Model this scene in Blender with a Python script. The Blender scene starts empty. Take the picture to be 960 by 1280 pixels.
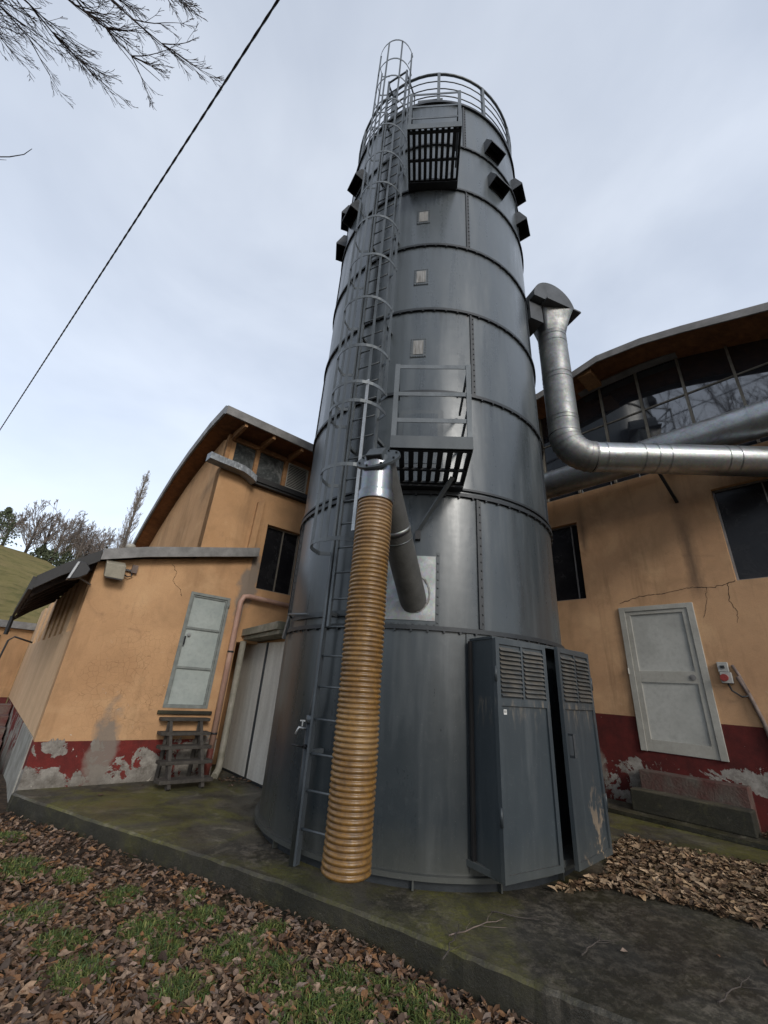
import bpy, math, random
from mathutils import Vector, Matrix
random.seed(7)
PI=math.pi; R_=math.radians
scn=bpy.context.scene; COL=scn.collection
H=1.5
# ---------------------------------------------------------------- camera
F=508.98; P=R_(23.324); RO=R_(4.030)
fwd=Vector((0,math.cos(P),math.sin(P))); rt0=Vector((1,0,0)); up0=Vector((0,-math.sin(P),math.cos(P)))
rx=rt0*math.cos(RO)+up0*math.sin(RO); ux=-rt0*math.sin(RO)+up0*math.cos(RO)
cd=bpy.data.cameras.new('camera'); cam=bpy.data.objects.new('camera',cd); COL.objects.link(cam)
cd.sensor_fit='VERTICAL'; cd.sensor_height=36; cd.lens=F/1280*36; cd.clip_end=3000; cd.clip_start=.05
m=Matrix((rx,ux,-fwd)).transposed().to_4x4(); m.translation=Vector((0,0,H)); cam.matrix_world=m
scn.camera=cam
# ---------------------------------------------------------------- frames
dL=Vector((0.7812,0.6243,0)); dR=Vector((0.6574,-0.7536,0))
L0=Vector((-4.426,6.308,0)); R0=Vector((4.035,8.109,0))
def FL(s,t,z): return L0+dL*s+dR*t+Vector((0,0,z))          # facade frame of the left building, t towards the viewer
nR=Vector((-0.7536,-0.6574,0))
def FR(s,t,z): return R0+dR*s+nR*t+Vector((0,0,z))          # gable frame of the right hall, t out of the wall
SC=Vector((0.6493,6.1659,0)); SR=1.902
def FS(az,r,z,t=0):                                           # silo: azimuth (deg), radius, height, tangential shift
    a=R_(az); return SC+Vector((math.sin(a),-math.cos(a),0))*r+Vector((math.cos(a),math.sin(a),0))*t+Vector((0,0,z))
W=lambda x,y,z: Vector((x,y,z))
# ---------------------------------------------------------------- mesh builder
class MB:
    def __init__(s): s.v=[]; s.f=[]; s.sm=[]; s.col=None
    def add(s,vs,fs,smooth=False):
        o=len(s.v); s.v+= [Vector(v) for v in vs]; s.f+=[tuple(i+o for i in f) for f in fs]; s.sm+=[smooth]*len(fs); return s
    def box(s,fr,x0,x1,y0,y1,z0,z1):
        c=[fr(x,y,z) for z in (z0,z1) for y in (y0,y1) for x in (x0,x1)]
        return s.add(c,[(0,2,3,1),(4,5,7,6),(0,1,5,4),(2,6,7,3),(0,4,6,2),(1,3,7,5)])
    def prism(s,fr,poly,y0,y1):        # poly in (x,z), extruded along y of frame
        n=len(poly); a=[fr(x,y0,z) for x,z in poly]; b=[fr(x,y1,z) for x,z in poly]
        return s.add(a+b,[tuple(range(n)),tuple(range(2*n-1,n-1,-1))]+[(i,i+n,(i+1)%n+n,(i+1)%n) for i in range(n)])
    def prismx(s,fr,poly,x0,x1):       # poly in (y,z), extruded along x
        n=len(poly); a=[fr(x0,y,z) for y,z in poly]; b=[fr(x1,y,z) for y,z in poly]
        return s.add(a+b,[tuple(range(n)),tuple(range(2*n-1,n-1,-1))]+[(i,i+n,(i+1)%n+n,(i+1)%n) for i in range(n)])
    def bar(s,a,b,w,h=None,upv=None):  # rectangular bar between points
        h=h or w; a=Vector(a); b=Vector(b); d=(b-a).normalized(); u=Vector(upv) if upv else (Vector((0,0,1)) if abs(d.z)<.95 else Vector((1,0,0)))
        x=d.cross(u).normalized(); y=x.cross(d).normalized(); c=[]
        for p in (a,b): c+=[p-x*w/2-y*h/2,p+x*w/2-y*h/2,p+x*w/2+y*h/2,p-x*w/2+y*h/2]
        return s.add(c,[(0,3,2,1),(4,5,6,7),(0,1,5,4),(1,2,6,5),(2,3,7,6),(3,0,4,7)])
    def tube(s,pts,rad,n=8,caps=True,closed=False,smooth=True,nrm=None):
        pts=[Vector(p) for p in pts]; m_=len(pts); rr=rad if isinstance(rad,(list,tuple)) else [rad]*m_
        vs=[];fs=[]; px=None
        for i,p in enumerate(pts):
            if closed: d=(pts[(i+1)%m_]-pts[i-1])
            else: d=(pts[min(i+1,m_-1)]-pts[max(i-1,0)])
            if d.length<1e-9: d=Vector((0,0,1))
            d.normalize()
            if px is None:
                u=Vector((0,0,1)) if abs(d.z)<.9 else Vector((1,0,0)); px=d.cross(u).normalized()
            else:
                px=px-d*px.dot(d); px= px.normalized() if px.length>1e-6 else d.orthogonal().normalized()
            py=d.cross(px)
            for k in range(n):
                a=2*PI*k/n; vs.append(p+(px*math.cos(a)+py*math.sin(a))*rr[i])
        L=m_ if closed else m_-1
        for i in range(L):
            j=(i+1)%m_
            for k in range(n): fs.append((i*n+k,i*n+(k+1)%n,j*n+(k+1)%n,j*n+k))
        s.add(vs,fs,smooth)
        if caps and not closed:
            o=len(s.v)-m_*n
            s.f.append(tuple(o+k for k in range(n-1,-1,-1))); s.f.append(tuple(o+(m_-1)*n+k for k in range(n))); s.sm+=[False,False]
        return s
    def shell(s,r,z0,z1,a0=-180,a1=180,n=96,thick=0):  # curved sheet on silo
        full=abs(a1-a0)>=359.9; k=n if full else max(2,int(n*abs(a1-a0)/360)+1); cnt=k if full else k+1
        A=[a0+(a1-a0)*i/k for i in range(cnt)]
        if not thick:
            vs=[FS(a,r,z0) for a in A]+[FS(a,r,z1) for a in A]
            fs=[(i,(i+1)%cnt,(i+1)%cnt+cnt,i+cnt) for i in range(k)]
            return s.add(vs,fs,True)
        rings=[(r,z0),(r+thick,z0),(r+thick,z1),(r,z1)]
        for q in range(4):
            (ra,za),(rb,zb)=rings[q],rings[(q+1)%4]
            vs=[FS(a,ra,za) for a in A]+[FS(a,rb,zb) for a in A]
            s.add(vs,[(i,(i+1)%cnt,(i+1)%cnt+cnt,i+cnt) for i in range(k)],True)
        if not full:
            for a in (a0,a1): s.add([FS(a,x,z) for x,z in rings],[(0,1,2,3)])
        return s
    def sphere(s,c,r,n=8,sc=(1,1,1)):
        c=Vector(c); vs=[];fs=[]
        for i in range(n+1):
            th=PI*i/n
            for k in range(2*n):
                a=PI*k/n; vs.append(c+Vector((math.sin(th)*math.cos(a)*r*sc[0],math.sin(th)*math.sin(a)*r*sc[1],math.cos(th)*r*sc[2])))
        for i in range(n):
            for k in range(2*n): fs.append((i*2*n+k,(i+1)*2*n+k,(i+1)*2*n+(k+1)%(2*n),i*2*n+(k+1)%(2*n)))
        return s.add(vs,fs,True)
    def build(s,name,mat,parent=None,bevel=0,cols=None):
        me=bpy.data.meshes.new(name)
        if parent is not None: o0=ORG[parent.name]
        else:
            xs=[v.x for v in s.v]; ys=[v.y for v in s.v]; o0=Vector(((min(xs)+max(xs))/2,(min(ys)+max(ys))/2,min(v.z for v in s.v)))
        me.from_pydata([tuple(v-o0) for v in s.v],[],s.f); me.polygons.foreach_set('use_smooth',s.sm)
        if cols is not None:
            ca=me.color_attributes.new('Col','FLOAT_COLOR','POINT')
            flat=[]
            for c in cols: flat+= [c[0],c[1],c[2],1]
            ca.data.foreach_set('color',flat)
        me.materials.append(mat); me.update()
        o=bpy.data.objects.new(name,me); COL.objects.link(o)
        if parent is None: o.location=o0; ORG[o.name]=o0
        else: o.parent=parent; ORG[o.name]=o0
        if bevel:
            b=o.modifiers.new('bevel','BEVEL'); b.width=bevel; b.segments=2; b.limit_method='ANGLE'; b.angle_limit=R_(40)
        return o
ORG={}
def tag(o,label,cat,group=None,kind=None):
    if label: o['label']=label
    if cat: o['category']=cat
    if group: o['group']=group
    if kind: o['kind']=kind
    return o
def thing(name,label,cat,loc,group=None):
    o=bpy.data.objects.new(name,None); COL.objects.link(o); o.location=loc; o.empty_display_size=.2; ORG[o.name]=Vector(loc)
    return tag(o,label,cat,group)
def struct(o): o['kind']='structure'; return o
# ---------------------------------------------------------------- materials
class N:
    def __init__(s,name):
        s.m=bpy.data.materials.new(name); s.m.use_nodes=True; s.t=s.m.node_tree; s.n=s.t.nodes; s.b=s.n['Principled BSDF']
        s.pos=s.n.new('ShaderNodeNewGeometry').outputs['Position']
    def ln(s,a,b): s.t.links.new(a,b)
    def setv(s,inp,v):
        if isinstance(v,bpy.types.NodeSocket): s.ln(v,inp)
        elif isinstance(v,(tuple,list)) and len(v)==3 and inp.type=='RGBA': inp.default_value=(*v,1)
        else: inp.default_value=v
    def map(s,scale,vec=None,loc=(0,0,0)):
        n=s.n.new('ShaderNodeMapping'); s.ln(vec or s.pos,n.inputs[0]); n.inputs['Scale'].default_value=scale if isinstance(scale,tuple) else (scale,)*3; n.inputs['Location'].default_value=loc; return n.outputs[0]
    def noise(s,scale,detail=4,rough=.55,dist=0,vec=None,sc=(1,1,1),loc=(0,0,0)):
        n=s.n.new('ShaderNodeTexNoise'); s.ln(s.map(sc,vec,loc),n.inputs['Vector']); n.inputs['Scale'].default_value=scale; n.inputs['Detail'].default_value=detail; n.inputs['Roughness'].default_value=rough; n.inputs['Distortion'].default_value=dist; return n.outputs['Fac']
    def vor(s,scale,feat='F1',vec=None,sc=(1,1,1),rnd=1):
        n=s.n.new('ShaderNodeTexVoronoi'); n.feature=feat; s.ln(s.map(sc,vec),n.inputs['Vector']); n.inputs['Scale'].default_value=scale; n.inputs['Randomness'].default_value=rnd; return n
    def ramp(s,fac,stops):
        n=s.n.new('ShaderNodeValToRGB'); s.ln(fac,n.inputs[0]); e=n.color_ramp.elements
        while len(e)<len(stops): e.new(.5)
        for i,(p,c) in enumerate(stops):
            e[i].position=p; c=(c,c,c) if isinstance(c,(int,float)) else c; e[i].color=(*c,1)
        return n.outputs[0]
    def mix(s,fac,a,b,mode='MIX'):
        n=s.n.new('ShaderNodeMix'); n.data_type='RGBA'; n.blend_type=mode; s.setv(n.inputs[0],fac); s.setv(n.inputs[6],a); s.setv(n.inputs[7],b); return n.outputs[2]
    def math(s,op,a,b=0,c=0,clamp=False):
        n=s.n.new('ShaderNodeMath'); n.operation=op; n.use_clamp=clamp; s.setv(n.inputs[0],a); s.setv(n.inputs[1],b)
        if op in('MULTIPLY_ADD',): s.setv(n.inputs[2],c)
        return n.outputs[0]
    def rng(s,v,a,b,c=0,d=1):
        n=s.n.new('ShaderNodeMapRange'); s.setv(n.inputs[0],v); n.inputs[1].default_value=a; n.inputs[2].default_value=b; n.inputs[3].default_value=c; n.inputs[4].default_value=d; return n.outputs[0]
    def xyz(s,vec=None):
        n=s.n.new('ShaderNodeSeparateXYZ'); s.ln(vec or s.pos,n.inputs[0]); return n.outputs
    def bump(s,h,st=.3,dist=.02,prev=None):
        n=s.n.new('ShaderNodeBump'); n.inputs['Strength'].default_value=st; n.inputs['Distance'].default_value=dist; s.ln(h,n.inputs['Height'])
        if prev is not None: s.ln(prev,n.inputs['Normal'])
        return n.outputs[0]
    def out(s,col=None,rough=None,metal=None,nor=None,spec=None,coat=None,**k):
        if col is not None: s.setv(s.b.inputs['Base Color'],col)
        if rough is not None: s.setv(s.b.inputs['Roughness'],rough)
        if metal is not None: s.setv(s.b.inputs['Metallic'],metal)
        if nor is not None: s.ln(nor,s.b.inputs['Normal'])
        if spec is not None: s.setv(s.b.inputs['Specular IOR Level'],spec)
        if coat is not None: s.setv(s.b.inputs['Coat Weight'],coat)
        return s.m
def simple(name,c1,c2,rough=.7,metal=0,sc=6,bst=.2,bd=.005,spec=.4,stretch=(1,1,1),bscale=None):
    n=N(name); f=n.noise(sc,6,.6,sc=stretch); c=n.mix(n.ramp(f,[(.35,0),(.68,1)]),c1,c2)
    g=n.noise(sc*9,3,.6); c=n.mix(n.math('MULTIPLY',n.rng(g,.45,.75),.35),c,tuple(x*.55 for x in c1))
    return n.out(c,n.rng(f,.3,.7,rough-.08,rough+.08),metal,n.bump(n.noise(bscale or sc*8,4,.6),bst,bd),spec)

def plaster(name,pl,seedloc,peel_hi,crack_c=None,crack_r=1,redpeel=.54,base=((.55,.335,.18),(.43,.25,.13)),graypatch=None,redmul=1,drips=()):
    n=N(name); z=n.xyz()[2]
    big=n.noise(.7,5,.6,loc=seedloc); fine=n.noise(9,5,.65,loc=seedloc); streak=n.noise(1.6,5,.65,.3,sc=(1.5,1.5,.18),loc=seedloc)
    c=n.mix(n.rng(big,.35,.65),base[0],base[1])
    c=n.mix(n.math('MULTIPLY',n.rng(streak,.53,.78),.6),c,(.17,.10,.055))
    c=n.mix(n.math('MULTIPLY',n.rng(fine,.5,.75),.22),c,(.62,.36,.18))
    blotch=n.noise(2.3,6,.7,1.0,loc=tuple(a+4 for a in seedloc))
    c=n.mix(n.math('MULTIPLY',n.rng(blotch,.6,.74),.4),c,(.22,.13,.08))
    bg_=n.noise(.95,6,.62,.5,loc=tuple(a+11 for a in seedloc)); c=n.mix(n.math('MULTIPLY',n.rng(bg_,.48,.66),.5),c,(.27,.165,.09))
    bh_=n.noise(1.3,6,.62,.5,loc=tuple(a+17 for a in seedloc)); c=n.mix(n.math('MULTIPLY',n.rng(bh_,.54,.7),.35),c,(.66,.44,.25))
    for (cc,r_,za,zb) in drips:
        cz=n.n.new('ShaderNodeCombineXYZ'); xx=n.xyz(); n.ln(xx[0],cz.inputs[0]); n.ln(xx[1],cz.inputs[1])
        vv=n.n.new('ShaderNodeVectorMath'); vv.operation='DISTANCE'; n.ln(cz.outputs[0],vv.inputs[0]); vv.inputs[1].default_value=cc
        q=n.math('MULTIPLY',n.rng(n.math('ADD',vv.outputs['Value'],n.math('MULTIPLY',n.noise(6,5,.7,sc=(1,1,.3)),.22)),r_+.02,r_+.16,1,0),n.math('MULTIPLY',n.rng(z,za,za+.3,0,1),n.rng(z,zb-.9,zb,1,.35)))
        c=n.mix(n.math('MULTIPLY',q,.75),c,(.085,.06,.045))
    dp=n.noise(5,5,.65,sc=(1,1,.10),loc=seedloc); c=n.mix(n.math('MULTIPLY',n.math('MULTIPLY',n.rng(dp,.54,.72),n.rng(n.noise(.8,3,.5,loc=seedloc),.4,.6)),.5),c,(.12,.075,.045))
    tiny=n.noise(60,3,.6); c=n.mix(n.math('MULTIPLY',n.rng(tiny,.5,.8),.25),c,(.25,.14,.07))
    hb=n.math('ADD',n.math('MULTIPLY',fine,.5),n.math('MULTIPLY',n.noise(70,3,.7),.35))
    # hairline cracks around chosen centres
    if crack_c:
        dm=None
        for (cc,rr) in crack_c:
            vv=n.n.new('ShaderNodeVectorMath'); vv.operation='DISTANCE'; n.ln(n.pos,vv.inputs[0]); vv.inputs[1].default_value=cc
            q=n.rng(n.math('ADD',vv.outputs['Value'],n.math('MULTIPLY',n.noise(3,4),.5)),rr,rr+.45,1,0); dm=q if dm is None else n.math('MAXIMUM',dm,q)
        wob=n.n.new('ShaderNodeTexNoise'); wob.inputs['Scale'].default_value=5; n.ln(n.pos,wob.inputs['Vector'])
        mv=n.mix(.07,n.pos,wob.outputs['Color'])
        e=n.vor(13,'DISTANCE_TO_EDGE',vec=mv).outputs['Distance']
        cr=n.math('MULTIPLY',n.rng(e,.0,.028,1,0),dm)
        cr=n.math('MULTIPLY',cr,n.rng(n.noise(4,4,.7,loc=(6,6,6)),.35,.6,.1,1)); c=n.mix(n.math('MULTIPLY',cr,.6),c,(.12,.07,.04)); hb=n.math('SUBTRACT',hb,n.math('MULTIPLY',cr,.6))
        e2=n.vor(1.1,'DISTANCE_TO_EDGE',vec=n.mix(.2,n.pos,wob.outputs['Color'])).outputs['Distance']
    # red plinth
    zed=n.math('ADD',z,n.math('MULTIPLY',n.noise(30,2),.006))
    isred=n.rng(zed,pl,pl+.006,1,0)
    redc=n.mix(n.rng(n.noise(4,5,.7),.4,.65),(.165,.026,.022),(.095,.020,.018))
    if redmul!=1: redc=n.mix(1-redmul,redc,(.012,.008,.008))
    redc=n.mix(n.math('MULTIPLY',n.rng(tiny,.45,.8),.4),redc,(.06,.018,.016))
    c=n.mix(isred,c,redc)
    # peeled patches
    pn=n.noise(1.9,8,.68,.6,loc=tuple(a*1.7+2 for a in seedloc)); pn=n.math('ADD',pn,n.math('MULTIPLY',n.noise(16,6,.75),.10)); pn=n.math('SUBTRACT',pn,.05); pm_z=n.rng(z,pl-.5,peel_hi,1,0)
    pm=n.math('GREATER_THAN',n.math('ADD',pn,n.math('MULTIPLY',n.math('MULTIPLY',n.rng(z,pl-.45,pl+.05,.12,.03),1),1)),n.math('ADD',redpeel,n.math('MULTIPLY',n.rng(z,peel_hi-.25,peel_hi+.12),.4)))
    gray=n.mix(n.rng(n.noise(7,6,.7),.35,.65),(.31,.29,.26),(.13,.115,.10)); gray=n.mix(n.rng(n.noise(35,4,.7),.5,.75,0,.5),gray,(.42,.39,.35))
    c=n.mix(pm,c,gray)
    fl=n.noise(6,8,.7,.8,loc=seedloc); fm=n.math('MULTIPLY',n.math('GREATER_THAN',fl,.665),n.rng(z,peel_hi,peel_hi+1.2,1,.0))
    c=n.mix(fm,c,(.56,.52,.46)); 
    if graypatch:
        for (cc,rr) in graypatch:
            vv=n.n.new('ShaderNodeVectorMath'); vv.operation='DISTANCE'; n.ln(n.map((1,1,.32)),vv.inputs[0]); vv.inputs[1].default_value=(cc[0],cc[1],cc[2]*.32)
            q=n.rng(n.math('ADD',vv.outputs['Value'],n.math('MULTIPLY',n.noise(4,6),.35)),rr,rr+.08,1,0)
            c=n.mix(n.math('MULTIPLY',q,.85),c,(.2,.175,.15))
    # damp dark foot
    ft=n.rng(n.math('ADD',z,n.math('MULTIPLY',n.noise(5,5,.7),.35)),-.1,.38,.75,0)
    c=n.mix(ft,c,(.045,.04,.03))
    h2=n.math('SUBTRACT',hb,n.math('MULTIPLY',n.math('MAXIMUM',pm,fm),.8))
    return n.out(c,.88,0,n.bump(h2,.45,.012),.2)

cl=[(tuple(FL(1.0,0,1.35)),.85),(tuple(FL(.8,0,2.1)),.35)]
M={}
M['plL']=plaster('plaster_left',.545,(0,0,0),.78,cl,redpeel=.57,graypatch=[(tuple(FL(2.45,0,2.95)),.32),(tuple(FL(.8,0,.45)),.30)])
M['plT']=plaster('plaster_tall',-5,(3,7,1),-5,None,base=((.53,.32,.17),(.43,.25,.125)),graypatch=[(tuple(FL(2.45,-.2,3.35)),.4)])
M['plR']=plaster('plaster_right',1.333,(9,2,5),.95,[(tuple(FR(.4,0,3.15)),.0),(tuple(FR(2.0,0,3.3)),.05)],redpeel=.645,base=((.52,.32,.18),(.42,.25,.14)),graypatch=[(tuple(FR(1.95,0,3.25)),.05),(tuple(FR(-.1,0,.35)),.30)],redmul=.62,drips=[(tuple(FR(1.98,0,0)),.10,3.15,4.95),(tuple(FR(.25,0,0)),.06,4.2,5.5)])
def silo_mat(name,dark=1.0,rough=.30,streak=.5):
    n=N(name); z=n.xyz()[2]
    st=n.noise(2.6,6,.6,.2,sc=(2.2,2.2,.22)); big=n.noise(.9,4,.55); fine=n.noise(14,6,.7)
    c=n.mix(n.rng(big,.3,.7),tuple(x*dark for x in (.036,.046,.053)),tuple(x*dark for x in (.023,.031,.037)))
    c=n.mix(n.rng(n.math('ADD',z,n.math('MULTIPLY',st,3)),2.5,8,0,.6),c,(.115,.132,.142))  # sky reflection on the upper bands painted in as a lighter colour with height
    c=n.mix(n.math('MULTIPLY',n.rng(st,.50,.72),streak*.65),c,(.16,.175,.18))
    c=n.mix(n.math('MULTIPLY',n.rng(fine,.58,.8),.25),c,(.12,.13,.13))
    spk=n.noise(120,2,.5); c=n.mix(n.math('MULTIPLY',n.math('GREATER_THAN',spk,.73),n.rng(z,0,2.2,.55,.05)),c,(.3,.31,.3))
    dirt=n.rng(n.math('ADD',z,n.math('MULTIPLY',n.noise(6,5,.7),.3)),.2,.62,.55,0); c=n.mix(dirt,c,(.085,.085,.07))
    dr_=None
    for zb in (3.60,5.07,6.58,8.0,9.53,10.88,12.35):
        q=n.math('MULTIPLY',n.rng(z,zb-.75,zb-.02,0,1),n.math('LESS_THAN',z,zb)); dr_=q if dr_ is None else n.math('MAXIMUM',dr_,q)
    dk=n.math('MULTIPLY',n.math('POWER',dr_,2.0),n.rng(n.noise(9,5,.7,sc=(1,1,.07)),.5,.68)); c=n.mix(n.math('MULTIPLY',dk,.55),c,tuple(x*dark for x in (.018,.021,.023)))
    rs_=n.math('MULTIPLY',n.math('POWER',dr_,6.0),n.rng(n.noise(16,5,.75,sc=(1,1,.12)),.60,.72)); c=n.mix(n.math('MULTIPLY',rs_,.4),c,(.12,.07,.04))
    r=n.math('ADD',n.rng(st,.3,.75,rough-.05,rough+.14),n.math('MULTIPLY',fine,.12))
    b1=n.bump(n.noise(1.25,2,.45,.3,sc=(1,1,.2)),.6,.06,n.bump(n.noise(5,2,.5),.10,.02)); b=n.bump(n.noise(200,2,.5),.06,.001,b1)
    return n.out(c,r,.15,b,.6)
def door_mat():
    m_=silo_mat('silo_door_paint',1.25,.40,.35); t=m_.node_tree; nb=t.nodes['Principled BSDF']; prev=nb.inputs['Base Color'].links[0].from_socket
    n=N.__new__(N); n.m=m_; n.t=t; n.n=t.nodes; n.b=nb; gn=t.nodes.new('ShaderNodeNewGeometry'); n.pos=gn.outputs['Position']
    z=n.xyz()[2]; nz=n.xyz(gn.outputs['True Normal'])[2]
    dust=n.math('MULTIPLY',n.rng(nz,.2,.6),n.math('MULTIPLY',n.rng(z,.4,1.4,.4,1),n.rng(n.noise(8,5,.7),.35,.6,.05,.38)))
    c=n.mix(dust,prev,(.26,.21,.15))
    dr_=n.math('MULTIPLY',n.rng(n.noise(18,5,.7,sc=(1,1,.18)),.52,.66),n.math('MULTIPLY',n.rng(z,1.2,1.44,0,1),n.rng(z,1.45,1.5,1,0)))
    c=n.mix(n.math('MULTIPLY',dr_,.6),c,(.24,.20,.15))
    x=n.xyz()[0]
    sc=n.math('MULTIPLY',n.rng(n.noise(5.5,5,.7,.6,sc=(1,1,.55),loc=(2.2,0,0)),.585,.63),n.math('MULTIPLY',n.rng(z,.25,.9,1,0),n.rng(x,1.9,2.05)))
    c=n.mix(n.math('MULTIPLY',sc,.8),c,(.33,.25,.17))
    n.setv(nb.inputs['Base Color'],c); return m_
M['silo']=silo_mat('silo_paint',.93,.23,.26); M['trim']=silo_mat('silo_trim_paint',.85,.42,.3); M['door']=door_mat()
M['flange']=simple('dark_flange',(.022,.026,.030),(.032,.037,.042),.5,.1,5)
M['steelgrey']=simple('ladder_grey_steel',(.13,.145,.155),(.085,.097,.105),.45,.3,5,stretch=(1,1,.4))
M['galvbright']=simple('bright_galvanised',(.55,.56,.56),(.4,.42,.43),.4,.7,6)
def galv(name,c1,c2,rough=.3,stain=.5):
    n=N(name); f=n.noise(5,6,.65); v=n.vor(38).outputs['Color']
    c=n.mix(n.rng(f,.3,.7),c1,c2); c=n.mix(.16,c,v,'MULTIPLY')
    s=n.noise(2.2,7,.75,1.2); c=n.mix(n.math('MULTIPLY',n.rng(s,.56,.72),stain),c,(.12,.095,.07))
    wh=n.noise(3.1,7,.75,.5,loc=(5,5,5)); c=n.mix(n.math('MULTIPLY',n.rng(wh,.6,.75),.5),c,(.5,.5,.48))
    return n.out(c,n.rng(f,.3,.7,rough-.05,rough+.15),.85,n.bump(n.noise(9,3,.5),.12,.01))
M['duct2']=galv('rear_duct_steel',(.40,.42,.43),(.26,.275,.285),.38,.5)
M['duct']=galv('galvanised_duct',(.42,.44,.45),(.27,.29,.30),.30)
M['ductdirty']=galv('weathered_galvanised_duct',(.30,.305,.30),(.17,.175,.175),.5,.8)
M['sleeve']=galv('sleeve_steel',(.30,.32,.34),(.20,.215,.23),.3,.3)
M['plate']=galv('patch_plate',(.30,.31,.31),(.2,.21,.21),.38,.3)
M['chute']=simple('grey_ribbed_hose',(.085,.085,.08),(.055,.055,.052),.6,.1,7)
M['hood']=simple('hood_dark_grey',(.075,.08,.085),(.05,.055,.06),.55,.1,4)
def hose_m():
    n=N('amber_hose'); f=n.noise(5,7,.7,.5); g=n.noise(22,6,.75); z=n.xyz()[2]
    c=n.mix(n.rng(f,.3,.7),(.25,.135,.034),(.15,.08,.024)); c=n.mix(n.math('MULTIPLY',n.rng(g,.44,.62),.75),c,(.085,.05,.022))
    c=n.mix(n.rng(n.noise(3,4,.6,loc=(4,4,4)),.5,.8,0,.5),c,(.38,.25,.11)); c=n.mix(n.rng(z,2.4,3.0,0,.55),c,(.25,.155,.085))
    fr_=n.math('FRACT',n.math('DIVIDE',n.math('SUBTRACT',z,.42),.0345)); gr_=n.math('MAXIMUM',n.rng(fr_,.0,.2,1,0),n.rng(fr_,.8,1,0,1)); c=n.mix(n.math('MULTIPLY',gr_,n.rng(f,.3,.7,.5,.95)),c,(.075,.04,.016))  # shade in the grooves between ribs painted into the hose colour
    n.b.inputs['Subsurface Weight'].default_value=.08; n.b.inputs['Subsurface Radius'].default_value=(.02,.01,.004)
    return n.out(c,n.rng(g,.3,.7,.2,.5),0,n.bump(g,.4,.006),.6)
M['hose']=hose_m()
def concrete(name,dark=1,moss=.5,wet=.4,dampspots=()):
    n=N(name); f=n.noise(1.3,8,.7,.4); g=n.noise(14,8,.75); h=n.noise(80,4,.7)
    c=n.mix(n.rng(f,.35,.65),tuple(x*dark for x in (.115,.10,.07)),tuple(x*dark for x in (.022,.020,.014)))
    c=n.mix(n.math('MULTIPLY',n.rng(g,.5,.72),.5),c,tuple(x*dark for x in (.022,.021,.018)))
    c=n.mix(n.math('MULTIPLY',n.rng(h,.55,.75),.45),c,tuple(x*dark for x in (.2,.19,.165)))
    m1=n.noise(1.0,8,.7,.8,loc=(3,1,0)); m2=n.noise(24,5,.7)
    mm=n.math('MULTIPLY',n.math('MULTIPLY',n.rng(m1,.44,.56),n.rng(m2,.3,.55)),moss)
    c=n.mix(mm,c,(.115,.11,.022)); c=n.mix(n.math('MULTIPLY',mm,n.rng(n.noise(50,5,.75),.5,.62,0,.7)),c,(.03,.035,.010)); 
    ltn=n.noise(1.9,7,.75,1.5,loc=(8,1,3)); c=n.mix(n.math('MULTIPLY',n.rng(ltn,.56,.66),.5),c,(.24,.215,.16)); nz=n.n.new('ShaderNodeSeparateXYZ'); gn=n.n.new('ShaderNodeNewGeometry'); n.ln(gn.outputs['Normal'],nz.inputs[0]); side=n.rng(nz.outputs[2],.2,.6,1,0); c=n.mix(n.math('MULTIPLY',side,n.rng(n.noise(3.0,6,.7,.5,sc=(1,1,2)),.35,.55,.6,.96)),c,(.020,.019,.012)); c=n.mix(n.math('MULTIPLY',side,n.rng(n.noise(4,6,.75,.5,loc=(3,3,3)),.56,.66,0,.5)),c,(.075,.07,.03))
    for (cc,rr_) in dampspots:
        vv=n.n.new('ShaderNodeVectorMath'); vv.operation='DISTANCE'; n.ln(n.pos,vv.inputs[0]); vv.inputs[1].default_value=cc
        q=n.rng(n.math('ADD',vv.outputs['Value'],n.math('MULTIPLY',n.noise(2.2,7,.7,.5),1.2)),rr_+.45,rr_+.75,1,0)
        sp=n.noise(8,8,.82,.25,loc=(2,2,2)); dc=n.mix(n.rng(sp,.47,.6),(.022,.019,.015),(.13,.112,.088)); c=n.mix(n.math('MULTIPLY',q,.85),c,dc)
    rr=n.rng(n.noise(1.1,6,.65,.3,loc=(1,9,0)),.42,.6,.85-wet,.9)
    k1=n.noise(36,6,.8,.5); c=n.mix(n.math('MULTIPLY',n.rng(k1,.52,.66),.6),c,tuple(x*dark for x in (.018,.017,.013)))
    k2=n.noise(24,7,.8,1,loc=(7,7,7)); c=n.mix(n.math('MULTIPLY',n.rng(k2,.6,.7),.5),c,tuple(x*dark for x in (.27,.25,.20)))
    wt=n.noise(.8,6,.65,.8,loc=(2,5,1)); c=n.mix(n.math('MULTIPLY',n.rng(wt,.48,.56),.5),c,(.020,.019,.015))
    hh=n.math('ADD',n.math('ADD',g,n.math('MULTIPLY',h,.6)),n.math('MULTIPLY',k1,.6))
    return n.out(c,rr,0,n.bump(hh,.55,.012),.4)
M['slab']=concrete('mossy_concrete',1.0,.9,.45,[((2.4,3.5,0),1.35),((.4,4.0,0),.25),((-1.5,7.6,0),.5),((-.9,4.9,0),.35)]); M['concR']=concrete('wet_concrete',.62,.22,.5); M['step']=concrete('step_concrete',.8,.15,.2)
M['pave']=concrete('grey_paving',1.5,.2,.1)
M['fascia']=simple('grey_fascia_metal',(.25,.245,.24),(.15,.148,.145),.6,.2,5,stretch=(1,1,1))
M['fasciaR']=simple('weathered_fascia',(.26,.25,.24),(.15,.145,.14),.7,.1,3)
M['flash']=simple('lead_flashing',(.26,.28,.30),(.15,.165,.18),.5,.4,9,bst=.7,bd=.03,bscale=14)
M['roof']=simple('roof_felt',(.085,.075,.065),(.06,.052,.045),.9,0,3)
M['gutter']=simple('black_gutter',(.018,.018,.02),(.03,.03,.03),.55,0,5)
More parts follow.
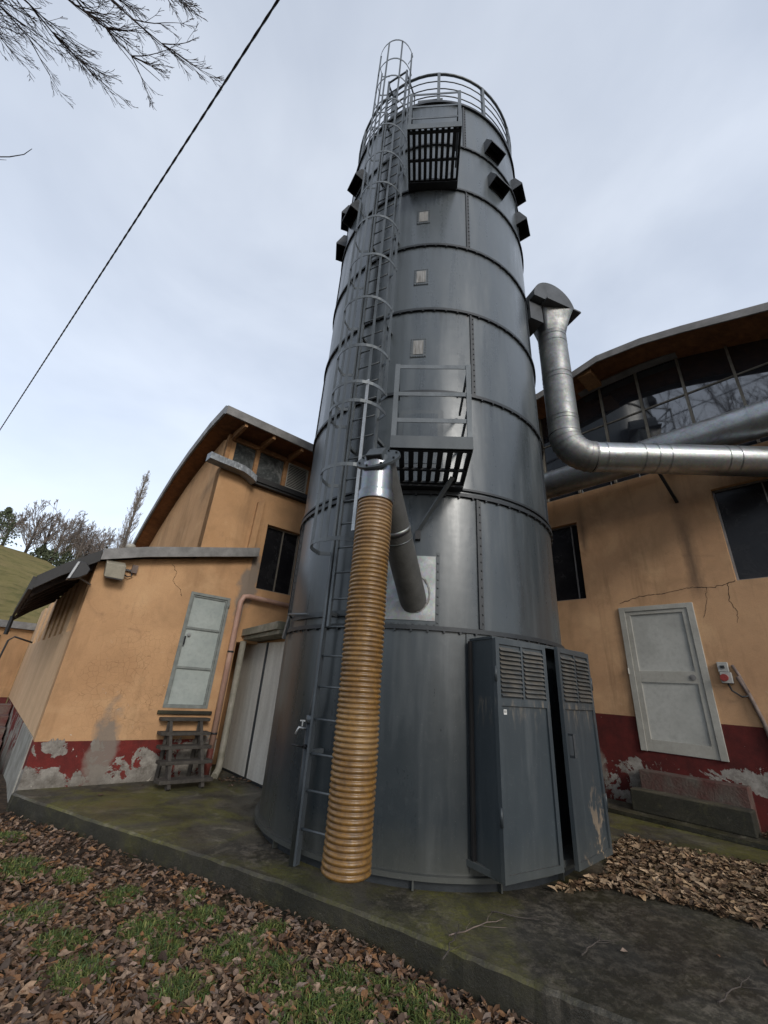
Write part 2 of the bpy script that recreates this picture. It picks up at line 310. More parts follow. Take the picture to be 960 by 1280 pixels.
def wood(name,a,b,sc=(1,1,1),rough=.75):
    n=N(name); f=n.noise(6,6,.65,.6,sc=sc); g=n.noise(2.0,5,.6)
    c=n.mix(n.rng(f,.35,.65),a,b); c=n.mix(n.math('MULTIPLY',n.rng(g,.5,.75),.55),c,tuple(x*.35 for x in b))
    return n.out(c,rough,0,n.bump(f,.4,.008),.25)
M['soffit']=wood('brown_soffit_wood',(.26,.115,.045),(.15,.065,.028),(1,1,3))
M['rafter']=wood('pale_rafter_wood',(.36,.20,.095),(.25,.13,.06),(2,2,2))
M['darkwood']=wood('dark_rafter_wood',(.075,.05,.04),(.045,.032,.026))
M['stepwood']=wood('weathered_plank',(.075,.068,.06),(.04,.036,.032),(3,3,3))
def glass(name,base,rough,dirt,dirtcol=(.2,.2,.19),spec=.6,wob=.1):
    n=N(name); f=n.noise(2.1,7,.7,.7); g=n.noise(16,5,.7)
    c=n.mix(n.math('MULTIPLY',n.rng(f,.45,.75),dirt),base,dirtcol)
    c=n.mix(n.math('MULTIPLY',n.rng(g,.5,.8),dirt*.5),c,dirtcol)
    return n.out(c,n.math('ADD',rough,n.math('MULTIPLY',n.rng(f,.45,.75),dirt*.6)),0,n.bump(n.noise(1.4,2,.5),wob,.02),spec)
M['glR']=glass('gable_glass',(.020,.021,.026),.03,.08,(.12,.12,.125),1.0,.03); M['glR'].node_tree.nodes['Principled BSDF'].inputs['Coat Weight'].default_value=.8; M['glR'].node_tree.nodes['Principled BSDF'].inputs['IOR'].default_value=1.7
M['glDark']=glass('dark_window_pane',(.010,.010,.012),.22,.22,(.07,.07,.07),.25)
M['glDirty']=glass('dusty_window_pane',(.05,.055,.055),.12,.7,(.30,.31,.30),.5)
M['mull']=simple('pale_mullion',(.22,.2,.165),(.13,.115,.09),.7,0,6)
M['white']=simple('dirty_white_paint',(.40,.39,.35),(.31,.30,.265),.5,0,2.2,bst=.1)
M['whitepanel']=simple('white_door_panel',(.45,.45,.42),(.33,.33,.305),.3,0,1.6,bst=.1)
M['paledoor']=simple('pale_grey_green_sheet',(.40,.44,.42),(.28,.32,.31),.4,.05,2.0,bst=.1)
M['doorframe']=simple('grey_green_frame',(.23,.25,.235),(.14,.155,.15),.5,0,8)
M['slidepanel']=simple('offwhite_sandwich_panel',(.66,.645,.59),(.50,.48,.43),.55,0,3,stretch=(2.5,2.5,.25),bst=.1)
M['beam']=simple('mossy_canopy_beam',(.27,.25,.2),(.12,.12,.08),.8,0,5)
M['pink']=simple('pink_drainpipe',(.50,.32,.25),(.36,.21,.16),.5,0,5,stretch=(1,1,.5))
M['greypipe']=simple('grey_drainpipe',(.30,.28,.23),(.18,.17,.13),.6,0,5)
M['black']=simple('black_plastic',(.015,.015,.017),(.025,.025,.027),.45,0,6)
M['lampgrey']=simple('beige_lamp_housing',(.34,.31,.24),(.26,.235,.18),.5,0,6)
M['lampglass']=simple('lamp_glass',(.55,.56,.56),(.42,.43,.43),.15,0,4,spec=.7)
M['boxgrey']=simple('switch_box_grey',(.42,.42,.40),(.30,.30,.28),.5,0,8)
M['redpl']=simple('red_plastic',(.36,.06,.055),(.25,.045,.04),.45,0,8)
M['sock']=simple('pale_sticker',(.7,.7,.68),(.6,.6,.58),.6,0,9)
M['ink']=simple('label_ink',(.02,.02,.02),(.03,.03,.03),.6,0,9)
M['rail']=simple('rusty_white_rail',(.42,.27,.18),(.5,.46,.42),.6,0,9)
M['conduit']=simple('worn_conduit',(.20,.15,.125),(.11,.085,.075),.7,0,12)
M['sight']=simple('streaked_sight_glass',(.32,.32,.31),(.10,.09,.075),.35,0,16,stretch=(2.5,2.5,.25),spec=.3)
M['inside']=simple('dark_interior',(.006,.006,.007),(.009,.009,.01),.9,0,3)
M['cable']=simple('twisted_cable',(.03,.03,.035),(.05,.05,.055),.6,0,9)
M['bark']=simple('bark',(.085,.07,.06),(.045,.038,.033),.9,0,4,bst=.6,bd=.02)
M['twig']=simple('twigs_dark',(.05,.038,.036),(.075,.058,.052),.9,0,2)
M['twigfar']=simple('twigs_far',(.24,.20,.175),(.17,.14,.12),.95,0,.6)
M['twigpop']=simple('poplar_twigs',(.27,.23,.195),(.19,.16,.135),.95,0,.6)
M['ever']=simple('evergreen_leaves',(.085,.10,.055),(.055,.07,.04),.9,0,1.5)  # distance haze put into the leaf colour, paler and greyer
def attr_mat(name,rough=.8,trans=0,sub=0):
    n=N(name); a=n.n.new('ShaderNodeAttribute'); a.attribute_name='Col'
    f=n.noise(60,4,.6); c=n.mix(n.math('MULTIPLY',n.rng(f,.4,.7),.4),a.outputs['Color'],(.03,.022,.016))
    return n.out(c,rough,0,n.bump(f,.2,.003),.25)
M['leaf']=attr_mat('dead_leaf',.72); M['grass']=attr_mat('grass_blade',.6)
def soil():
    n=N('leaf_soil'); f=n.noise(14,8,.75,.6); v=n.vor(24).outputs['Color']; s=n.n.new('ShaderNodeSeparateColor'); n.ln(v,s.inputs[0])
    c=n.mix(n.rng(f,.35,.65),(.055,.038,.027),(.022,.017,.012)); c=n.mix(n.math('MULTIPLY',n.rng(s.outputs[0],.4,1),.5),c,(.13,.085,.055))
    g=n.noise(.9,5,.6,.4); c=n.mix(n.math('MULTIPLY',n.rng(g,.52,.68),.55),c,(.032,.042,.014))
    return n.out(c,.9,0,n.bump(f,.8,.03),.2)
M['soil']=soil()
def hillm():
    n=N('hill_grass'); f=n.noise(.35,8,.7,.5,sc=(1,1,2.5)); g=n.noise(4,6,.7,sc=(1,1,3)); k=n.noise(1.1,4,.6,sc=(.6,.6,4))
    c=n.mix(n.rng(f,.35,.65),(.225,.18,.075),(.15,.135,.05)); c=n.mix(n.math('MULTIPLY',n.rng(g,.45,.7),.55),c,(.26,.205,.09)); c=n.mix(n.math('MULTIPLY',n.rng(k,.5,.66),.6),c,(.07,.075,.026)); c=n.mix(n.math('MULTIPLY',n.rng(n.noise(.12,5,.7,.8),.5,.62),.5),c,(.25,.185,.09))
    return n.out(c,.95,0,n.bump(g,.8,.3),.1)
M['hill']=hillm()
# ---------------------------------------------------------------- ground and slab
def atz(px,py,z):
    a=(px-480)/F; b=-(py-640)/F; r=fwd+rx*a+ux*b; t=(z-H)/r.z; return Vector((r.x*t,r.y*t,z))
g=MB(); gz=-.172
nx=60
def gh(x,y): return gz+.03*math.sin(x*1.3+.5)*math.sin(y*1.7)+.02*math.sin(x*3.1)*math.cos(y*2.7)
xs=[-8+14*i/70 for i in range(71)]; ys=[-6+14*i/70 for i in range(71)]
vs=[(x,y,gh(x,y)) for y in ys for x in xs]; fs=[(j*71+i,j*71+i+1,(j+1)*71+i+1,(j+1)*71+i) for j in range(70) for i in range(70)]
g.add(vs,fs,True)
g.add([(-900,-900,-.36),(900,-900,-.36),(900,900,-.36),(-900,900,-.36)],[(0,1,2,3)])
struct(g.build('ground',M['soil']))
E=[(-4.40,6.24),(-4.324,6.167),(-3.389,5.684),(-2.378,5.173),(-1.512,4.743),(-.64,4.29),(.202,3.777),(.702,3.457),(1.175,3.137),(1.518,2.93),(2.2,2.52),(3.4,1.9),(5.2,1.1)]
# back boundary
B=[(12,8),(12,16),(0,20),(-3.4,9.0)]
pts=[Vector((x,y,0)) for x,y in E]+[Vector((x,y,0)) for x,y in [(9,0.6),(12,8),(6,16),(0,16),(-4.45,6.40)]]
s=MB(); n_=len(pts)
rs=random.Random(3)
Ee=[]   # densify front edge for an irregular arris
for i in range(len(E)-1):
    for k in range(8):
        f=k/8; x=E[i][0]*(1-f)+E[i+1][0]*f; y=E[i][1]*(1-f)+E[i+1][1]*f
        Ee.append((x+rs.uniform(-.006,.006),y+rs.uniform(-.008,.008)))
Ee.append(E[-1])
pp=[Vector((x,y,0)) for x,y in Ee]+[Vector((x,y,0)) for x,y in [(9,0.6),(12,8),(6,16),(0,16),(-4.45,6.40)]]
nn=len(pp)
top=[p for p in pp]; ins=[]
s.add(top,[tuple(range(nn))])
q=[]
for i in range(len(Ee)):
    x,y=Ee[i]; q.append((Vector((x,y,0)),Vector((x-.010,y-.018,-.016-rs.random()*.008)),Vector((x-.014,y-.024,-.12)),Vector((x-.02+rs.uniform(-.01,.01),y-.03,-.6))))
for i in range(len(q)-1):
    for k in range(3): s.add([q[i][k],q[i+1][k],q[i+1][k+1],q[i][k+1]],[(0,3,2,1)])
struct(s.build('concrete_slab',M['slab']))
# strip of concrete under the right wall
rp=MB(); rp.box(FR,-1.5,4.5,.02,.75,.004,.055); struct(rp.build('wall_footing_path',M['concR']))
# paving left of the corner
pv=MB(); pv.add([FL(-5,.25,-.235),FL(-.12,.12,-.235),FL(-.06,-16,-.235),FL(-12,-16,-.235)],[(0,1,2,3)]); struct(pv.build('paving',M['pave']))
# ---------------------------------------------------------------- hill
hl=MB(); HN=60; hv=[];hf=[]
def elev(az): # crest elevation by azimuth
    tb=[(-80,12.5),(-60,11.5),(-50,10.6),(-43.5,10.2),(-39.4,9.4),(-36,8.4),(-33,6.9),(-30,5.6),(-25,4),(-10,3),(30,3)]
    for (a,e),(b,f) in zip(tb,tb[1:]):
        if a<=az<=b: return e+(f-e)*(az-a)/(b-a)
    return 3
for i in range(HN+1):
    az=-80+110*i/HN
    for j in range(25):
        f=j/24; d=24+56*f; zc=H+70*math.tan(R_(elev(az)))
        z=-.6+(zc+.6)*(1-(1-min(1,f*1.25))**1.7) if f<.8 else zc-(f-.8)*9
        z+=.25*math.sin(az*1.3+j*.7)*min(1,f*3)*.6
        hv.append((d*math.sin(R_(az)),d*math.cos(R_(az)),z))
for i in range(HN):
    for j in range(24): hf.append((i*25+j,i*25+j+1,(i+1)*25+j+1,(i+1)*25+j))
hl.add(hv,hf,True); struct(hl.build('hill',M['hill']))
# ================================================================ SILO
silo=thing('silo','tall dark grey steel silo with caged ladder and two small platforms','silo',SC)
ZB=[.107,2.088,3.62,5.09,6.595,8.025,9.549,10.898,12.39]
MB().shell(SR-.02,.0,.12,n=96).build('foundation_ring',M['flange'],silo)
b=MB(); b.shell(SR-.0,.075,.112,thick=.045)
for k in range(16):
    a=k*22.5-6; b.box(lambda x,y,z,a=a: FS(a,SR+y,z,x),-.008,.008,-.02,.03,.004,.075)
b.build('base_flange',M['trim'],silo)
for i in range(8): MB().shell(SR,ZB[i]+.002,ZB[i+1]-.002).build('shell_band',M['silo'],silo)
for i in range(1,8):
    b=MB(); b.shell(SR-.002,ZB[i]-.022,ZB[i]+.022,thick=.034)
    if i==2: b.shell(SR-.002,ZB[i]+.062,ZB[i]+.088,thick=.028)
    for k in range(72):
        a=k*5+1.3; b.box(lambda x,y,z,a=a: FS(a,SR+y,z,x),-.010,.010,.008,.028,ZB[i]-.040,ZB[i]-.018)
    b.build('flange_ring',M['flange'],silo)
b=MB(); b.shell(SR-.01,12.37,12.44,thick=.05); b.build('top_rim',M['flange'],silo)
c=MB(); ap=FS(0,0,12.95); A=[FS(-180+360*k/64,SR+.02,12.44) for k in range(64)]; A2=[FS(-180+360*k/64,.45,12.82) for k in range(64)]
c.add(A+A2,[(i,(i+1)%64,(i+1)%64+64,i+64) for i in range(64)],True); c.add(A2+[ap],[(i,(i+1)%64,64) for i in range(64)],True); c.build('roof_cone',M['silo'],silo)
def seam(az,z0,z1):
    b=MB(); b.box(lambda x,y,z: FS(az,SR+y,z,x),-.016,.010,-.004,.020,z0+.03,z1-.03)
    b.box(lambda x,y,z: FS(az,SR+y,z,x),.012,.045,-.004,.006,z0+.03,z1-.03)
    k=z0+.08
    while k<z1-.05: b.box(lambda x,y,z: FS(az,SR+y,z,x),.022,.036,.006,.018,k,k+.014); k+=.095
    b.build('seam_strip',M['flange'],silo)
for i in range(1,8):
    for az in ((13.4-(i*.3)+k*90) if i%2 else (57+k*90) for k in range(4)):
        if abs((az+180)%360-180)<80: seam((az+180)%360-180,ZB[i],ZB[i+1])
seam(9.0,.12,2.0) if False else None
seam(-70,ZB[1],ZB[2])
# sight windows
for z in (5.87,7.30,8.76):
    b=MB(); b.shell(SR+.003,z-.17,z+.17,-13.4,-6.8,n=200,thick=.006)
    for k in range(7):
        for (aa,zz) in ((-13.0,z-.15+k*.05),(-7.2,z-.15+k*.05),(-13+k*.95,z-.155),(-13+k*.95,z+.155)): b.box(lambda x,y,zq,aa=aa: FS(aa,SR+y,zq,x),-.006,.006,.009,.018,zz-.006,zz+.006)
    fr=b.build('sight_window',M['trim'],silo)
    MB().shell(SR+.011,z-.125,z+.125,-12.2,-8.0,n=200,thick=.004).build('pane',M['sight'],fr)
# inlet patch plate with bolts
b=MB(); b.shell(SR+.003,2.16,2.85,-17.5,-1.5,n=200,thick=.005); b.build('inlet_plate',M['plate'],silo)
b=MB()
for k in range(9):
    zz=2.14+k*.09; b.box(lambda x,y,z: FS(-.7,SR+y,z,x),-.007,.007,0,.014,zz,zz+.014)
for k in range(8): b.box(lambda x,y,z,k=k: FS(-17+k*2.2,SR+y,z,x),-.007,.007,0,.014,2.115,2.129)
b.shell(SR+.001,2.10,2.13,-17.5,-.2,n=200,thick=.0015); b.shell(SR+.001,2.1302,2.9,-1.3,-.2,n=200,thick=.0015)
b.build('plate_bolts',M['trim'],silo)
b=MB(); b.box(lambda x,y,z: FS(-7.6,SR+y,z,x),-.03,.03,.0,.05,3.03,3.13); b.build('junction_box',M['black'],silo)
# vent hoods near the top
def hood(az,z):
    fr=lambda x,y,zz: FS(az,SR+y,zz,x)
    b=MB(); w_=.19
    prof=[(-.01,z-.17),(-.01,z+.19),(.13,z+.17),(.30,z-.11),(.28,z-.11),(.12,z+.15),(.0,z+.17)]
    b.prismx(fr,[(-.02,z-.17),(-.02,z+.19),(.07,z+.19),(.20,z-.09),(.20,z-.12),(.18,z-.12)],-w_,-w_+.012)
    b.prismx(fr,[(-.02,z-.17),(-.02,z+.19),(.07,z+.19),(.20,z-.09),(.20,z-.12),(.18,z-.12)],w_-.012,w_)
    b.prismx(fr,[(-.02,z+.178),(-.02,z+.19),(.07,z+.19),(.20,z-.09),(.20,z-.12),(.19,z-.12),(.19,z-.095),(.065,z+.178)],-w_+.012,w_-.012)
    h=b.build('vent_hood',M['hood'],silo)
    MB().box(fr,-w_+.013,w_-.013,.0,.012,z-.16,z+.17).build('vent_opening',M['inside'],h)
for az in (30.5,59,-60,-83,122,-118,150,180,-150):
    hood(az,11.27); hood(az+ (1.5 if az>0 else 0),10.22)
# top guard rail
t=MB()
t.tube([FS(-180+360*k/64,SR+.0,13.60) for k in range(64)],.028,8,closed=True); gr=t.build('guard_rail',M['steelgrey'],silo)
for zz in (13.30,13.0,12.70):
    MB().tube([FS(-180+360*k/64,SR+.0,zz) for k in range(64)],.011,6,closed=True).build('guard_wire',M['steelgrey'],gr)
for k in range(12):
    az=-4+k*30
    MB().box(lambda x,y,z: FS(az,SR+y,z,x),-.03,.03,-.03,.03,12.44,13.60).build('rail_post',M['steelgrey'],gr)
b=MB(); b.box(lambda x,y,z: FS(-8,SR+y,z,x),-.30,.22,-.55,-.10,12.46,12.86); b.build('roof_hatch',M['trim'],silo,bevel=.01)
# platforms
def platform(az,z0,half,dep,zr,nsl=8):
    fr=lambda x,y,z: FS(az,SR+y,z,x)
    b=MB(); 
    b.box(fr,-half,half,dep-.012,dep,z0-.03,z0+.115)            # front lip
    b.box(fr,-half,-half+.012,-.02,dep-.012,z0-.03,z0+.075); b.box(fr,half-.012,half,-.02,dep-.012,z0-.03,z0+.075)
    pf=b.build('platform',M['trim'],silo,bevel=.004)
    g_=MB(); st=(2*half-.03)/nsl
    for k in range(nsl+1):
        x=-half+.015+k*st; wd=st*.56
        x0=max(x-wd/2,-half+.013); x1=min(x+wd/2,half-.013); g_.box(fr,x0,x1,.0,dep-.013,z0,z0+.035)
    for y in (.12,.42,dep-.06): g_.box(fr,-half+.013,half-.013,y-.02,y+.02,z0-.026,z0-.002)
    g_.box(fr,-half+.013,half-.013,.002,.12,z0-.06,z0-.028)
    g_.build('grating',M['flange'],pf)
    r=MB(); 
    for x in (-half+.03,half-.03): r.box(fr,x-.025,x+.025,dep-.045,dep-.014,z0+.0,z0+zr)
    for zz in (zr-.03,zr*.62,zr*.30): r.box(fr,-half+.0551,half-.0551,dep-.034,dep-.026,z0+zz-.02,z0+zz+.03)
    r.box(fr,half-.042,half-.018,.02,dep-.046,z0+zr-.05,z0+zr-.01)
    r.box(fr,half-.042,half-.018,.02,dep-.046,z0+zr*.5-.02,z0+zr*.5+.02)
    r.box(fr,-half+.018,-half+.042,.30,dep-.046,z0+zr-.05,z0+zr-.01)
    r.build('platform_railing',M['steelgrey'],pf)
    return pf
platform(-4.8,3.71,.41,.87,1.05)
platform(-6.0,9.56,.425,.85,1.10,9)
# door hatch behind the platforms
for (z0,z1,a0,a1) in ((3.95,4.80,-16.5,.5),(9.75,10.75,-14,-1)):
    b=MB(); b.shell(SR+.002,z0,z1,a0,a1,n=220,thick=.012); hb=b.build('access_hatch',M['trim'],silo)
    MB().shell(SR+.015,z0+.06,z1-.06,a0+2,a1-2,n=220,thick=.006).build('hatch_lid',M['silo'],hb)
# diagonal brace under platform
MB().bar(FS(-7.5,SR+.03,3.14),FS(1.5,SR+.42,3.62),.05,.02).build('brace',M['steelgrey'],silo)
# ladder
LA=-28.5; LR=2.10
fl=lambda x,y,z: FS(LA,LR+y,z,x)
lb=MB()
for x in (-.21,.21): lb.box(fl,x-.012,x+.012,-.03,.03,.06 if x>0 else .06,13.5)
lb.box(fl,-.21+.03,-.21+.06,-.018,.018,2.05,12.2)
lad=lb.build('ladder',M['steelgrey'],silo)
z=.318
while z<13.2:
    MB().tube([fl(-.198,0,z),fl(.198,0,z)],.011,6).build('rung',M['steelgrey'],lad); z+=.2885
def hoopz(z,name='cage_hoop'):
    pts=[]
    for k in range(17):
        a=PI*k/16; x=-math.cos(a)*.36; y=.06+math.sin(a)**.8*.40
        pts.append((x,y))
    pts=[(-.222,0.0)]+pts+[(.222,0.0)]
    b=MB()
    for (x0,y0),(x1,y1) in zip(pts,pts[1:]): b.bar(fl(x0,y0,z),fl(x1,y1,z),.006,.045)
    b.build(name,M['steelgrey'],lad)
z=2.85
zs=[]
while z<13.9: zs.append(z); z+=.86
zs.append(4.85); zs[zs.index(min(zs,key=lambda q:abs(q-13.2)))]=13.0; zs.append(13.80)
for z in zs: hoopz(z)
for x,y in ((-.355,.10),(-.25,.345),(-.0,.452),(.25,.345),(.355,.10)):
    z0=2.82 if x<.2 else 4.85
    MB().box(fl,x-.018,x+.018,y+.004,y+.010,z0,13.82).build('cage_bar',M['steelgrey'],lad)
MB().box(fl,.23,.268,.352,.360,2.95,4.9).build('cage_bar',M['galvbright'],lad)
for z in (.9,2.2,4.3,6.2,8.2,10.1,12.0):
    b=MB()
    for x in (-.21,.21): b.box(fl,x-.02,x+.02,-.20,-.032,z-.02,z+.02)
    b.build('ladder_bracket',M['steelgrey'],lad)
b=MB()
for x in (-.21,.21):
    b.bar(fl(x,0,13.40),fl(x,-.42,13.40),.03); b.bar(fl(x,-.42,13.40),fl(x,-.42,12.46),.03)
b.bar(fl(-.23,0,13.5),fl(.23,0,13.5),.03)
b.build('grab_rail',M['steelgrey'],lad)
# door housing
P1=W(1.093,3.932,0); P2=W(1.687,4.272,0); P3=W(1.82,4.303,0); P4=W(2.375,4.80,0)
ud=(P4-P1).normalized(); od=Vector((ud.y,-ud.x,0))
LW=(P4-P1).length
def FD(x,y,z): return P1+ud*x+od*y+Vector((0,0,z))     # x along doors, y out
dz0,dz1=.20,1.985
b=MB()
CK0=W(.95,4.285,0); b.add([P1+W(0,0,dz1+.002),P4+W(0,0,dz1+.002),P4-od*.75+W(0,0,dz1+.002),CK0+ud*.3+od*-.2+W(0,0,dz1+.002),CK0+W(0,0,dz1+.002)]+[P1+W(0,0,dz1+.03),P4+W(0,0,dz1+.03),P4-od*.75+W(0,0,dz1+.03),CK0+ud*.3+od*-.2+W(0,0,dz1+.03),CK0+W(0,0,dz1+.03)],[(4,3,2,1,0),(5,6,7,8,9)]+[(i,(i+1)%5,(i+1)%5+5,i+5) for i in range(5)])
CK=W(.955,4.285,0); q1=P1+ud*.02; b.add([P1+W(0,0,dz0),CK+W(0,0,dz0),CK+ud*.02+W(0,0,dz0),q1+W(0,0,dz0),P1+W(0,0,dz1),CK+W(0,0,dz1),CK+ud*.02+W(0,0,dz1),q1+W(0,0,dz1)],[(0,1,2,3),(7,6,5,4),(0,4,5,1),(2,6,7,3),(1,5,6,2),(3,7,4,0)])
b.box(FD,LW-.03,LW,-.75,-.0,dz0,dz1)
b.box(FD,.031,LW-.031,-.6,-.0,dz0-.02,dz0+.03)
dh=b.build('door_housing',M['door'],silo,bevel=.004)
b=MB(); b.box(FD,.032,LW-.032,-.34,-.32,dz0+.03,dz1-.002); b.build('interior_panel',M['inside'],dh)
b=MB(); b.shell(SR+.002,.14,2.06,8.2,10.4,n=220,thick=.012); k=.25
while k<2: b.box(lambda x,y,z: FS(9.8,SR+y,z,x),-.008,.008,.010,.026,k,k+.016); k+=.16
b.build('jamb_strip',M['trim'],silo)
def door_leaf(A,B,lbl,hand,sticker):
    u=(B-A).normalized(); o=Vector((u.y,-u.x,0)); w_=(B-A).length
    f=lambda x,y,z: A+u*x+o*y+Vector((0,0,z))
    z0,z1=.195,1.995; zl=1.50
    b=MB(); b.box(f,0,w_,.0,.018,z0,z1)
    # raised frame
    for (a0,a1,c0,c1) in ((0,.045,z0,z1),(w_-.045,w_,z0,z1),(.0452,w_-.0452,z0,z0+.05),(.0452,w_-.0452,z1-.05,z1),(.0452,w_-.0452,zl-.075,zl-.015)):
        b.box(f,a0,a1,.0185,.036,c0,c1)
    b.box(f,w_/2-.012,w_/2+.012,.0185,.034,zl-.0148,z1-.0502)
    k=zl+.005
    while k<z1-.085:
        for (a0,a1) in ((.052,w_/2-.02),(w_/2+.02,w_-.052)):
            b.add([f(a0,.0187,k+.03),f(a1,.0187,k+.03),f(a1,.048,k+.002),f(a0,.048,k+.002),f(a0,.050,k-.001),f(a1,.050,k-.001),f(a0,.0187,k+.004),f(a1,.0187,k+.004)],[(0,3,2,1),(3,4,5,2),(0,6,3),(1,2,7),(6,4,3),(7,2,5)])
        k+=.0385
    d=b.build('door',M['door'],dh); d['label']=lbl
    if hand:
        hb=MB(); x=.055
        hb.bar(f(x,.085,1.02),f(x,.085,1.22),.014,.02); hb.bar(f(x,.036,1.03),f(x,.085,1.03),.02); hb.bar(f(x,.036,1.21),f(x,.085,1.21),.02)
        ho=hb.build('door_handle',M['flange'],dh)
    for zz in (.55,1.62):
        MB().tube([f(-.006 if not hand else w_+.006,.03,zz),f(-.006 if not hand else w_+.006,.03,zz+.13)],.013,8).build('hinge',M['trim'],dh)
    if sticker:
        so=MB(); so.box(f,.085,.122,.0182,.0195,1.355,1.395); so.build('label_sticker',M['sock'],dh)
        so=MB(); so.box(f,.093,.100,.0197,.0202,1.365,1.389); so.box(f,.107,.114,.0197,.0202,1.365,1.389); so.build('label_marks',M['ink'],dh)
    return d
door_leaf(P1,P2,'left louvred steel door leaf with small white sticker',False,True)
door_leaf(P3,P4,'right louvred steel door leaf standing slightly ajar with handle and scuffs',True,False)
# clamp bracket at left
b=MB(); b.tube([FS(-64,SR+.02,2.24),FS(-60,SR+.10,2.26),FS(-46,SR+.10,2.22)],.014,8); b.bar(FS(-66,SR+.03,2.28),FS(-69,SR+.05,2.0),.03,.05); b.build('pipe_clamp',M['steelgrey'],silo)
b=MB(); b.shell(SR+.02,2.19,2.25,-60,-24,n=160,thick=.012); b.build('stiffener_strap',M['trim'],silo)
# ---------------------------------------------------------------- filling pipe with amber hose
hx,hy=-.083,3.25
fp=thing('filling_hose','thick ribbed amber hose hanging in front of the silo','hose',(hx,hy,.42))
prof=[]; z=.42
k=0; pitch=.0345
zz=.42; pts=[];rad=[]
cyc=[(0,.143),(.18,.150),(.35,.1565),(.65,.1565),(.82,.150)]
while zz<3.03:
    for f,r in cyc:
        zc=zz+f*pitch
        wob=.004*math.sin(zc*2.3)
        pts.append(W(hx+wob,hy,zc)); rad.append(r*(1-.03*max(0,zc-1.2)/1.8)+.0018*math.sin(zc*7.3)+(.004*(.6-zc)/.2 if zc<.6 else 0))
    zz+=pitch
hb=MB(); hb.tube(pts,rad,56,caps=False); 
hb.tube([pts[0]+W(0,0,0),pts[0]+W(0,0,.5)],[.138,.138],40,caps=False)
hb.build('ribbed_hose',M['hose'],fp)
b=MB(); b.tube([W(hx,hy,2.99),W(hx,hy,3.345)],.142,48,caps=False); b.tube([W(hx,hy,2.98+k*.022) for k in range(5)],[.156,.160,.156,.160,.156],48,caps=False)
b.build('steel_sleeve',M['sleeve'],fp)
# tilted cap flange, facing the viewer slightly
cap=thing  # keep name free
cn=Vector((-.30,-.72,.62)).normalized(); cc=W(hx-.0,hy-.035,3.40)
b=MB(); b.tube([cc-cn*.012,cc+cn*.012],[.205,.205],40,smooth=False)
b.build('cap_flange',M['trim'],fp)
b=MB()
for k in range(8):
    u=cn.orthogonal().normalized(); v=cn.cross(u); a=k*PI/4+.2; p=cc+(u*math.cos(a)+v*math.sin(a))*.175; b.tube([p+cn*.012,p+cn*.03],.011,6,smooth=False)
b.build('flange_bolt',M['flange'],fp)
u=Vector((.95,-.3,0)).normalized(); v=cn.cross(u).normalized()
b=MB(); q=cc+cn*.02-v*.0
fc=lambda x,y,z: q+u*x+v*y+cn*z
b.box(fc,-.075,.075,-.105,.06,0,.07)
b.build('cap_box',M['trim'],fp,bevel=.004)
b=MB(); b.box(fc,-.062,.062,-.108,-.1055,.008,.060); b.build('cap_opening',M['inside'],fp)
# elbow body
b=MB(); b.tube([W(hx,hy,3.34),W(hx,hy,3.42)],[.143,.120],40,caps=False); b.build('elbow_body',M['trim'],fp)
e1=W(.385,4.34,2.34); e0=cc-cn*.02
d_=(e1-e0); n_r=110; pts=[];rad=[]
for k in range(n_r*4+1):
    f=k/(n_r*4); pts.append(e0+d_*f); rad.append(.140+(.003 if k%4 in(1,2) else 0))
b=MB(); b.tube(pts,rad,36,caps=False); b.build('branch_pipe',M['chute'],fp)
b=MB(); b.tube([e0+d_*.42,e0+d_*.45],.149,36); b.tube([e0+d_*.50,e0+d_*.505],.148,36); b.build('hose_clamp',M['plate'],fp)
b=MB()
for k in range(22):
    a=2*PI*k/22; r0=.155+.012*math.sin(k*3.1); p=FS(-8.0+math.cos(a)*4.7,SR+.012,2.44+math.sin(a)*.195)
    p2=FS(-8.0+math.cos(a+2*PI/22)*4.7,SR+.012,2.44+math.sin(a+2*PI/22)*.195); b.bar(p,p2,.014+.010*random.random())
b.build('sealant_collar',M['sight'],fp)
# ---------------------------------------------------------------- standpipe
sp_=thing('standpipe','dark grey vertical water standpipe with brass tap and black lever beside the silo ladder','pipe',(-.592,4.63,0))
b=MB(); b.tube([W(-.592,4.60,0),W(-.592,4.60,1.16)],.036,20); b.build('lower_pipe',M['trim'],sp_)
b=MB(); b.tube([W(-.592,4.60,1.1605),W(-.575,4.57,1.35),W(-.565,4.555,2.1),W(-.555,4.55,12.3)],[.026,.024,.024,.024],14); b.build('riser_pipe',M['steelgrey'],sp_)
b=MB(); b.tube([W(-.592,4.60,1.13),W(-.592,4.60,1.20)],.042,20); b.build('pipe_collar',M['steelgrey'],sp_)
b=MB(); b.tube([W(-.625,4.585,1.08),W(-.69,4.56,1.09),W(-.715,4.55,1.03)],.012,8); b.bar(W(-.66,4.57,1.10),W(-.66,4.57,1.15),.012); b.bar(W(-.685,4.57,1.15),W(-.635,4.57,1.15),.014); b.build('tap',M['galvbright'],sp_)
b=MB(); b.tube([W(-.60,4.565,.93),W(-.62,4.53,.93)],.02,10); b.tube([W(-.62,4.53,.93),W(-.73,4.50,.945)],.008,6); b.build('valve_lever',M['black'],sp_)
